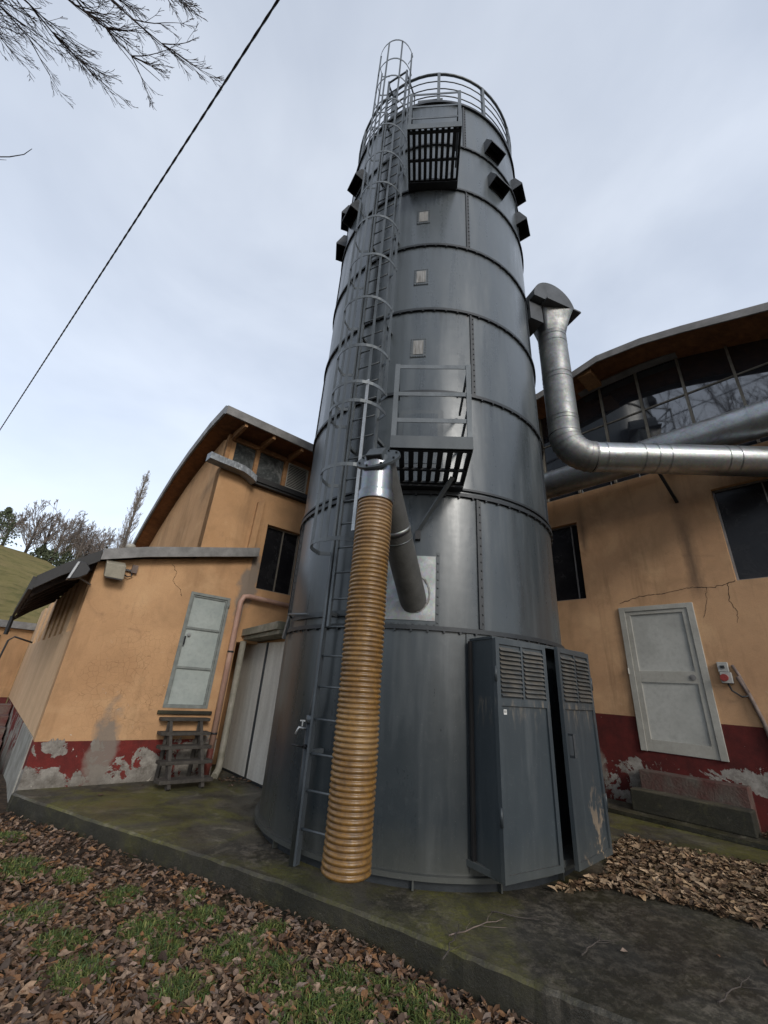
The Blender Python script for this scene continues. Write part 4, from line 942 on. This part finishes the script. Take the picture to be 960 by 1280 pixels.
# switch box and conduit
sb=thing('switch_box','grey wall switch box with red lower half hanging beside the white door','switch',FR(2.06,.03,1.9))
b=MB(); b.box(FR,1.99,2.12,.003,.07,2.06,2.20); b.build('upper_box',M['boxgrey'],sb,bevel=.006)
b=MB(); b.box(FR,2.0,2.14,.003,.075,1.90,2.055); b.build('lower_box',M['boxgrey'],sb,bevel=.006)
b=MB(); b.box(FR,2.03,2.08,.071,.085,2.11,2.15); b.build('socket_hole',M['black'],sb)
b=MB(); b.tube([FR(2.05,.076,1.98),FR(2.05,.115,1.975)],.05,16); b.build('red_knob',M['redpl'],sb)
b=MB(); b.tube([FR(2.07,.05,1.90),FR(2.10,.07,1.80),FR(2.2,.06,1.72),FR(2.30,.04,1.74)],.012,8); b.build('cord',M['black'],sb)
t=thing('wall_conduit','worn brown conduit running down the orange wall to the right of the switch box','conduit',FR(2.4,.03,.2))
b=MB(); b.tube([FR(2.17,.03,2.16),FR(2.22,.03,2.02),FR(2.28,.035,1.78)],.022,10); b.build('upper_conduit',M['conduit'],t)
b=MB(); b.tube([FR(2.20,.04,2.0),FR(2.28,.03,1.76),FR(2.35,.03,1.45),FR(2.42,.03,1.0),FR(2.45,.03,.1)],.028,10); b.build('lower_conduit',M['conduit'],t)
# ================================================================ overhead cable
A_=W(-19.1,17.3,11.9); B_=W(-2.36,2.91,11.9); d_=(B_-A_); pts=[]; pt2=[]
NN=900
for k in range(NN):
    f=-.6+k/NN*2.2; c_=A_+d_*f; a=k*.55
    pts.append(c_+W(0,math.sin(a)*.008,math.cos(a)*.008)); pt2.append(c_-W(0,math.sin(a)*.008,math.cos(a)*.008))
b=MB(); b.tube(pts,.017,5); b.tube(pt2,.017,5); tag(b.build('overhead_cable',M['cable']),'dark twisted overhead cable crossing the sky at upper left','cable')
# ================================================================ trees
def branch(mb,p,d,L,r,depth,rng_,nseg=5,wig=.18,kids=(3,5),ratio=.62,upb=.05,n=4,minr=.003,spread=.7):
    pts=[p]; rad=[r]; q=p.copy(); dd=d.normalized()
    for i in range(nseg):
        dd=(dd+Vector((rng_.uniform(-wig,wig),rng_.uniform(-wig,wig),rng_.uniform(-wig,wig)+upb))).normalized()
        q=q+dd*(L/nseg); pts.append(q.copy()); rad.append(max(minr,r*(1-.75*(i+1)/nseg)))
    mb.tube(pts,rad,n if depth>1 else 3,caps=False)
    if depth<=0: return
    for k in range(rng_.randint(*kids)):
        f=rng_.uniform(.2,.98); i=min(nseg-1,int(f*nseg)); b0=pts[i].lerp(pts[i+1],f*nseg-i)
        ax_=(pts[i+1]-pts[i]).normalized(); o=ax_.orthogonal().normalized(); o=Matrix.Rotation(rng_.uniform(0,2*PI),3,ax_)@o
        nd=(ax_+o*rng_.uniform(spread*.6,spread*1.2)).normalized()
        branch(mb,b0,nd,L*ratio*rng_.uniform(.7,1.15)*(1.1-.5*f),max(minr,rad[i]*.6),depth-1,rng_,nseg,wig,kids,ratio,upb,n,minr,spread)
# near tree just out of the frame at left, its branches reach in at top left
nt=thing('bare_tree','tall leafless tree whose fine hanging twigs reach into the top left corner','tree',(-6.6,.2,-.27))
rg=random.Random(11)
b=MB(); tp=[W(-6.6,.2,-.3),W(-6.55,.25,1.5),W(-6.45,.3,4),W(-6.35,.3,7),W(-6.3,.3,9.5)]; b.tube(tp,[.26,.2,.17,.13,.08],12); b.build('trunk',M['bark'],nt)
b=MB()
tg=[((-6.4,.3,8.6),(-3.05,2.75,9.0)),((-6.4,.3,8.3),(-3.5,2.9,9.0)),((-6.4,.3,8.4),(-4.35,2.95,9.0)),((-6.4,.3,8.2),(-4.95,2.8,9.0)),((-6.4,.3,9.2),(-2.85,2.25,9.1)),((-6.4,.3,9),(-4.0,2.5,9.1)),((-6.4,.3,9.3),(-3.3,2.2,9.3)),((-6.4,.3,8.1),(-5.4,2.6,9.0))]
for a,c_ in tg:
    a=Vector(a);c_=Vector(c_); mid=a.lerp(c_,.5)+W(0,0,.35); pts=[]
    for k in range(13):
        f=k/12; pts.append(a*(1-f)**2+mid*2*f*(1-f)+c_*f*f+Vector((rg.uniform(-.04,.04),rg.uniform(-.04,.04),rg.uniform(-.04,.04))))
    rad=[.028*(1-f/12)+.004 for f in range(13)]
    b.tube(pts,rad,6,caps=False)
    dd=(c_-a).normalized()
    for k in range(24):
        f=rg.uniform(.25,1); i=min(11,int(f*12)); p=pts[i]
        nd=(dd+Vector((rg.uniform(-.6,.5),rg.uniform(-.6,.35),rg.uniform(-.3,.4)))).normalized()
        branch(b,p,nd,1.0*rg.uniform(.6,1.1)*(1.3-.75*f),.008,2,rg,5,.13,(3,5),.5,.03,3,.0026,.55)
for k in range(16):
    a=rg.uniform(PI*.6,PI*1.9); z=rg.uniform(3.5,11)
    nd=Vector((math.cos(a),math.sin(a)*1,rg.uniform(.35,.9)))
    if nd.x>0 and nd.y>-.2: nd.y=-.6
    branch(b,W(-6.4,.3,z),nd,2.9,.06,3,rg,5,.15,(3,5),.6,.06,5,.006)
q0=atz(-60,196,9);q1=atz(12,196,9);q2=atz(30,193,9);q3=atz(40,186,9); b.tube([q0+W(-.8,-1.2,-.3),q0,q1,q2,q3],[.02,.012,.008,.006,.004],5,caps=False); b.tube([q0,atz(-10,199,9),atz(8,200,9)],[.008,.006,.003],4,caps=False)
b.build('crown',M['twig'],nt)
# twig entering at left edge
# trees behind the viewer (seen in the reflections of the gable glass and near the picture)
for (x,y,h,sd) in ((-7.5,-5.5,19,21),(-11,-2.5,20,22),(-4.5,-9,19,23),(-13,-8,22,24),(-1,-12,15,25)):
    rg=random.Random(sd); t=thing('bare_tree','leafless tree standing behind the viewer, seen only mirrored in the gable glass','tree',(x,y,-.36),'bare trees mirrored in the gable glass')
    b=MB(); b.tube([W(x,y,-.36),W(x+.1,y,h*.25),W(x+.15,y+.1,h*.5),W(x+.2,y+.1,h*.8)],[.24,.2,.14,.06],10); b.build('trunk',M['bark'],t)
    b=MB()
    for k in range(13):
        a=rg.uniform(0,2*PI); z=h*rg.uniform(.22,.75); branch(b,W(x+.12,y+.05,z),Vector((math.cos(a),math.sin(a),rg.uniform(.8,1.6))),h*.33,.075,3,rg,5,.12,(3,5),.62,.08,4,.010)
    b.build('crown',M['twig'],t)
# hilltop trees
def hillz(az,d): 
    f=(d-24)/56; zc=H+70*math.tan(R_(elev(az))); return -.6+(zc+.6)*(1-(1-min(1,f*1.25))**1.7) if f<.8 else zc-(f-.8)*9
def farbare(az,d,h,sd,label,name='bare_tree',wide=.38,group=None,mat='twigfar',multi=4,zoff=0):
    rg=random.Random(sd); z0=hillz(az,d)-.2+zoff; x,y=d*math.sin(R_(az)),d*math.cos(R_(az))
    t=thing(name,label,'tree',(x,y,z0),group)
    b=MB(); b.tube([W(x,y,z0),W(x+.1,y,z0+h*.4),W(x,y,z0+h*.75)],[.16,.11,.05],6); b.build('trunk',M['bark'],t)
    b=MB()
    for k in range(multi*4):
        a=rg.uniform(0,2*PI); zz=z0+h*rg.uniform(.05,.55)
        branch(b,W(x,y,zz),Vector((math.cos(a)*wide*2,math.sin(a)*wide*2,1.0)),h*.42,.055,3,rg,4,.13,(3,4),.58,.09,3,.016,.6)
    b.build('crown',M[mat],t)
tr_=[(-43.6,62,5.0,'broad'),(-41.6,60,6.2,0),(-40.4,63,6.6,0),(-39.2,60,7.4,0),(-38.2,64,7.2,0),(-37.2,60,6.6,0),(-36.3,62,6.6,0),(-35.4,60,7.2,0),(-34.6,64,8.0,0)]
lbs=['leafless grey tree at the left end of the hilltop row','low spreading leafless tree, second from the left in the hilltop row','bushy bare tree third from the left in the hilltop row','widest bare tree in the middle of the hilltop row','tall twiggy bare tree just right of the widest hilltop tree','small bare tree left of the thin ivy stems on the hilltop','thin bare tree among ivy stems on the hilltop','slender bare tree next to the ivy covered trunk','last slender bare tree before the poplar on the hill']
for i,(az,d,h,q) in enumerate(tr_): farbare(az,d,h,40+i,lbs[i],group='bare trees along the hilltop',wide=.42 if i<5 else .22,multi=6)
# poplar: tall, narrow, leaning slightly in the picture only through the lens
def poplar(az,d,h,sd,label):
    rg=random.Random(sd); z0=hillz(az,d)-1; x,y=d*math.sin(R_(az)),d*math.cos(R_(az)); t=thing('poplar',label,'tree',(x,y,z0))
    b=MB(); b.tube([W(x,y,z0),W(x,y,z0+h*.5),W(x,y,z0+h)],[.28,.18,.03],6); b.build('trunk',M['bark'],t); b=MB()
    for k in range(150):
        f=rg.uniform(.10,.97); a=rg.uniform(0,2*PI); L=h*.17*(1-f*.78)
        branch(b,W(x,y,z0+h*f),Vector((math.cos(a)*.42,math.sin(a)*.42,1)),L*1.2,.05*(1-f)+.018,2,rg,4,.08,(3,4),.55,.12,3,.014,.45)
    b.build('crown',M['twigpop'],t)
poplar(-33.15,64,19.5,77,'tall narrow leafless poplar rising beside the curved hall roof')
# ivy clad trunks / evergreens
def ever(az,d,h,w_,sd,label,name='evergreen_tree',group=None):
    rg=random.Random(sd); z0=hillz(az,d)-.3; x,y=d*math.sin(R_(az)),d*math.cos(R_(az)); t=thing(name,label,'tree',(x,y,z0),group)
    b=MB(); b.tube([W(x,y,z0),W(x,y,z0+h*.9)],[.12,.04],6); b.build('trunk',M['bark'],t); b=MB(); n=1100
    for k in range(n):
        f=rg.random()**.8; rr=w_*(1-f)**.7*(.35+.65*rg.random())*(1+.25*math.sin(f*17+sd)); a=rg.uniform(0,2*PI); c_=W(x+rr*math.cos(a),y+rr*math.sin(a),z0+h*(.05+.95*f))
        s_=.13; u=Vector((rg.uniform(-1,1),rg.uniform(-1,1),rg.uniform(-1,1))).normalized(); v=u.orthogonal().normalized()
        b.add([c_-u*s_,c_+v*s_*.5,c_+u*s_,c_-v*s_*.5],[(0,1,2,3)])
    b.build('crown',M['ever'],t)
ev=[(-44.3,58,4.3,2.2,'dark conifer at the left picture edge on the hill'),(-40.3,61,2.0,1.3,'round dark shrub under the left bare hilltop trees'),(-38.1,60,3.2,1.0,'ivy covered stub left of the middle of the hilltop row'),(-37.0,60,3.0,1.0,'dark ivy column in the middle of the hilltop row'),(-36.2,60,2.9,.9,'short dark ivy column right of the middle of the row'),(-34.7,60,5.4,.8,'tallest dark ivy covered trunk next to the poplar'),(-39.3,60,2.0,1.6,'wide low evergreen shrub in the hilltop row')]
for i,(az,d,h,w_,l) in enumerate(ev): ever(az,d,h,w_,90+i,l,'evergreen_tree' if i==0 else 'ivy_shrub')
hd_=MB(); rg=random.Random(5)
# ================================================================ leaves
edge=[Vector((x,y)) for x,y in E]
def inslab(x,y):
    for (a,b_) in zip(E,E[1:]):
        if a[0]<=x<=b_[0]:
            f=(x-a[0])/(b_[0]-a[0]); return y>a[1]+(b_[1]-a[1])*f-.03
    return x>E[-1][0] and y>1.0
LC=[(.30,.20,.13),(.27,.19,.15),(.22,.125,.075),(.17,.105,.07),(.26,.165,.105),(.13,.085,.06),(.31,.21,.145),(.24,.12,.055),(.20,.15,.12),(.34,.24,.17),(.10,.06,.042),(.29,.15,.07)]
def add_leaf(b,cols,p,s_,rg,flat=.5,pal=LC,br=1):
    a=rg.uniform(0,2*PI); u=Vector((math.cos(a),math.sin(a),rg.uniform(-flat,flat))).normalized()
    v=u.cross(Vector((rg.uniform(-flat,flat),rg.uniform(-flat,flat),1))).normalized(); n=u.cross(v)
    if n.z<0: n=-n
    cu=rg.uniform(-.15,.5); w_=rg.uniform(.55,.85); k=rg.uniform(-.3,.3)
    pt=[(-.5,0,0),(-.28,.32*w_,cu*.28),(.0,.44*w_,cu*.42),(.28,.25*w_,cu*.3+k*.1),(.62,0,k*.5),(.28,-.25*w_,cu*.3),(.0,-.44*w_,cu*.42+k*.1),(-.28,-.32*w_,cu*.25),(.1,0,-.02)]
    pt=[(x*rg.uniform(.8,1.2),y*rg.uniform(.55,1.35),z+rg.uniform(-.07,.07)) for x,y,z in pt]
    o=len(b.v); b.add([p+u*(x*s_)+v*(y*s_)+n*(z*s_) for x,y,z in pt],[(8,0,1),(8,1,2),(8,2,3),(8,3,4),(8,4,5),(8,5,6),(8,6,7),(8,7,0)],False)
    c=rg.choice(pal); f=(rg.uniform(.25,.6) if rg.random()<.3 else rg.uniform(.6,1.15))*br; cols+= [(c[0]*f,c[1]*f,c[2]*f)]*9
rg=random.Random(31)
b=MB(); cols=[]; cnt=0
# patches of grass
gp=[(-1.438,3.874,.22),(-1.9,4.29,.16),(-1.145,4.05,.17),(-.775,3.62,.20),(-.471,3.42,.22),(.40,3.32,.16),(-.04,3.4,.18),(.2,3.42,.10),(-2.97,4.57,.25),(-1.6,3.3,.2),(-1.35,4.35,.10),(-.2,3.15,.25),(-2.3,3.9,.2),(-.95,3.2,.18),(.62,3.15,.1),(-3.6,5.2,.2),(-1.25,3.6,.16),(-.6,3.9,.12),(-2.5,4.6,.16),(-1.9,3.6,.18),(.0,3.15,.2),(.45,3.1,.15)]
def gdens(x,y): return max([max(0,1-math.hypot(x-a,y-c)/r) for a,c,r in gp])
while cnt<23000:
    y=rg.uniform(2.2,6.6); x=rg.uniform(-1.02*y-.6,1.0*y+.3)
    if x<-4.9 or x>5 or inslab(x,y): continue
    if rg.random()>min(1,(3.4/max(y,1.2))**.8): continue
    if rg.random()<gdens(x,y)*.9: continue
    if x<-4.3 and y>5.6: continue
    if rg.random()<.25*(math.sin(x*2.3+1)*math.sin(y*2.9)+.6): continue
    p=Vector((x,y,gh(x,y)+rg.uniform(.0,.045))); add_leaf(b,cols,p,rg.choice((.03,.042,.055,.068))*rg.uniform(.8,1.15),rg,.6); cnt+=1
tag(b.build('fallen_leaves',M['leaf'],cols=cols),'brown fallen leaves carpeting the ground in front of the concrete slab','leaves',kind='stuff')
# leaf drift at the right
b=MB(); cols=[]; cnt=0
PA=[(1.62,4.40),(2.35,4.85),(2.75,5.55),(3.25,6.1),(3.9,5.6),(4.7,5.2),(5.0,4.3),(4.1,4.1),(3.2,3.95),(2.75,4.25),(2.2,4.50)]
def inpoly(x,y,P_):
    c=False; j=len(P_)-1
    for i in range(len(P_)):
        if (P_[i][1]>y)!=(P_[j][1]>y) and x<(P_[j][0]-P_[i][0])*(y-P_[i][1])/(P_[j][1]-P_[i][1])+P_[i][0]: c=not c
        j=i
    return c
DL=[(.42,.30,.19),(.36,.26,.17),(.28,.175,.10),(.22,.13,.075),(.34,.23,.14),(.16,.10,.06),(.38,.26,.15),(.11,.07,.045)]
while cnt<5200:
    x=rg.uniform(1.5,5.2); y=rg.uniform(3.7,6.4)
    ins=inpoly(x,y,PA)
    if not ins: continue
    p=Vector((x,y,.008+rg.uniform(0,.04))); add_leaf(b,cols,p,rg.choice((.035,.05,.065,.085))*rg.uniform(.8,1.2),rg,.5,DL); cnt+=1
for k in range(500):
    s_=rg.uniform(2.1,3.8); t_=rg.uniform(.06,.45); p=FR(s_,t_,.06+rg.uniform(0,.05)); add_leaf(b,cols,p,rg.uniform(.05,.09),rg,.6,DL,.6)
tag(b.build('leaf_drift',M['leaf'],cols=cols),'drift of light brown dead leaves on the slab right of the silo doors','leaves',kind='stuff')
b=MB(); cols=[]
for k in range(46):
    x=rg.uniform(-4,4.2); y=rg.uniform(2.4,8.0)
    if not inslab(x,y+.05) or (Vector((x,y,0))-SC).length<2.1: continue
    add_leaf(b,cols,Vector((x,y,.012)),rg.uniform(.04,.08),rg,.15)
for k in range(60):
    p=FL(rg.uniform(2.4,2.9),rg.uniform(.25,.8),.01+rg.uniform(0,.02)); add_leaf(b,cols,p,rg.uniform(.03,.06),rg,.5,LC,.6)
tag(b.build('scattered_leaves',M['leaf'],cols=cols),'few single dead leaves lying about on the concrete slab','leaves',kind='stuff')
# grass
b=MB(); cols=[]
for (a,c,r) in gp:
    for k in range(int(1500*r*r/.04*.5)+60):
        q=r*math.sqrt(rg.random()); an=rg.uniform(0,2*PI); x=a+q*math.cos(an); y=c+q*math.sin(an)
        if inslab(x,y): continue
        hh=rg.uniform(.05,.13)*(1-.4*q/r); L=Vector((rg.uniform(-.6,.6),rg.uniform(-.6,.6),1)).normalized(); w_=Vector((rg.uniform(-1,1),rg.uniform(-1,1),0)).normalized()*rg.uniform(.003,.006); p=Vector((x,y,gh(x,y))); m1=p+L*hh*.55; tp_=p+(L+Vector((L.x*.9,L.y*.9,-.3)))*hh*.9
        b.add([p-w_,p+w_,m1+w_*.8,m1-w_*.8,tp_],[(0,1,2,3),(3,2,4)]); g_=rg.uniform(.6,1.3); base=rg.choice(((.08,.12,.03),(.12,.16,.04),(.07,.12,.04),(.18,.18,.06))); cols+=[tuple(v*g_ for v in base)]*5
tag(b.build('grass_tufts',M['grass'],cols=cols),'green grass tufts growing through the fallen leaves','grass',kind='stuff')
# twigs on the slab
tw=[((.62,3.58),(1.06,3.83),'thin pale twig on the slab in front of the silo doors'),((.55,3.3),(.72,3.72),'dark forked twig lying at the slab edge'),((1.0,3.95),(1.45,3.82),'slender twig lying closest to the open silo door'),((2.05,3.1),(2.45,3.35),'short bent stick on the wet slab at lower right'),((2.75,3.3),(3.2,3.55),'long pale stick near the right picture edge'),((1.45,3.45),(1.75,3.75),'dark curved twig in the middle of the wet slab')]
for i,(a,c_,l) in enumerate(tw):
    a=Vector((*a,.016)); c_=Vector((*c_,.02)); rg2=random.Random(i); b=MB(); pts=[a.lerp(c_,k/7)+Vector((rg2.uniform(-.012,.012),rg2.uniform(-.012,.012),rg2.uniform(0,.012))) for k in range(8)]
    b.tube(pts,[.0042*(1-k/10)+.001 for k in range(8)],5); d0=(c_-a).normalized()
    for k in (2,4,5): 
        o=Vector((-d0.y,d0.x,0))*rg2.choice((-1,1)); b.tube([pts[k],pts[k]+(d0+o*.8)*.06,pts[k]+(d0*1.6+o)*.10],[.002,.0015,.001],4)
    tag(b.build('twig',M['conduit'] if i in(0,) else M['bark']),l,'twig')
# ================================================================ world & sun
wd=bpy.data.worlds.new('World'); scn.world=wd; wd.use_nodes=True; nt_=wd.node_tree; nd=nt_.nodes; bg=nd['Background']; out=nd['World Output']
sky=nd.new('ShaderNodeTexSky'); sky.sky_type='NISHITA'; sky.sun_disc=False
SE,SAZ=R_(27),R_(157)      # sun elevation, compass azimuth (from +Y clockwise)
sky.sun_elevation=SE; sky.sun_rotation=SAZ
nt_.links.new(sky.outputs[0],bg.inputs['Color']); bg.inputs['Strength'].default_value=.06
tc=nd.new('ShaderNodeTexCoord'); mp=nd.new('ShaderNodeMapping'); mp.inputs['Scale'].default_value=(1,1,2.2); nt_.links.new(tc.outputs['Generated'],mp.inputs[0])
no=nd.new('ShaderNodeTexNoise'); no.inputs['Scale'].default_value=1.7; no.inputs['Detail'].default_value=5; no.inputs['Roughness'].default_value=.5; no.inputs['Distortion'].default_value=.4; nt_.links.new(mp.outputs[0],no.inputs['Vector'])
rp_=nd.new('ShaderNodeValToRGB'); e=rp_.color_ramp.elements; e[0].position=.34; e[0].color=(.54,.59,.68,1); e[1].position=.68; e[1].color=(.74,.79,.87,1); nt_.links.new(no.outputs['Fac'],rp_.inputs[0])
sx=nd.new('ShaderNodeSeparateXYZ'); nt_.links.new(tc.outputs['Generated'],sx.inputs[0])
mr=nd.new('ShaderNodeMapRange'); mr.inputs[1].default_value=.05; mr.inputs[2].default_value=.95; mr.inputs[3].default_value=1.16; mr.inputs[4].default_value=.82; nt_.links.new(sx.outputs[2],mr.inputs[0])
vm=nd.new('ShaderNodeVectorMath'); vm.operation='SCALE'; nt_.links.new(rp_.outputs[0],vm.inputs[0]); nt_.links.new(mr.outputs[0],vm.inputs['Scale'])
bg2=nd.new('ShaderNodeBackground'); nt_.links.new(vm.outputs[0],bg2.inputs['Color']); bg2.inputs['Strength'].default_value=1.03
ad=nd.new('ShaderNodeAddShader'); nt_.links.new(bg.outputs[0],ad.inputs[0]); nt_.links.new(bg2.outputs[0],ad.inputs[1]); nt_.links.new(ad.outputs[0],out.inputs['Surface'])
sl=bpy.data.lights.new('sun','SUN'); sl.energy=1.75; sl.angle=R_(16); sl.color=(1,.94,.86); so=bpy.data.objects.new('sun',sl); COL.objects.link(so)
sd=Vector((math.sin(SAZ)*math.cos(SE),math.cos(SAZ)*math.cos(SE),math.sin(SE))); so.rotation_euler=sd.to_track_quat('Z','Y').to_euler(); so.location=(0,0,20)
scn.view_settings.view_transform='Standard'; scn.view_settings.look='None'; scn.view_settings.exposure=0
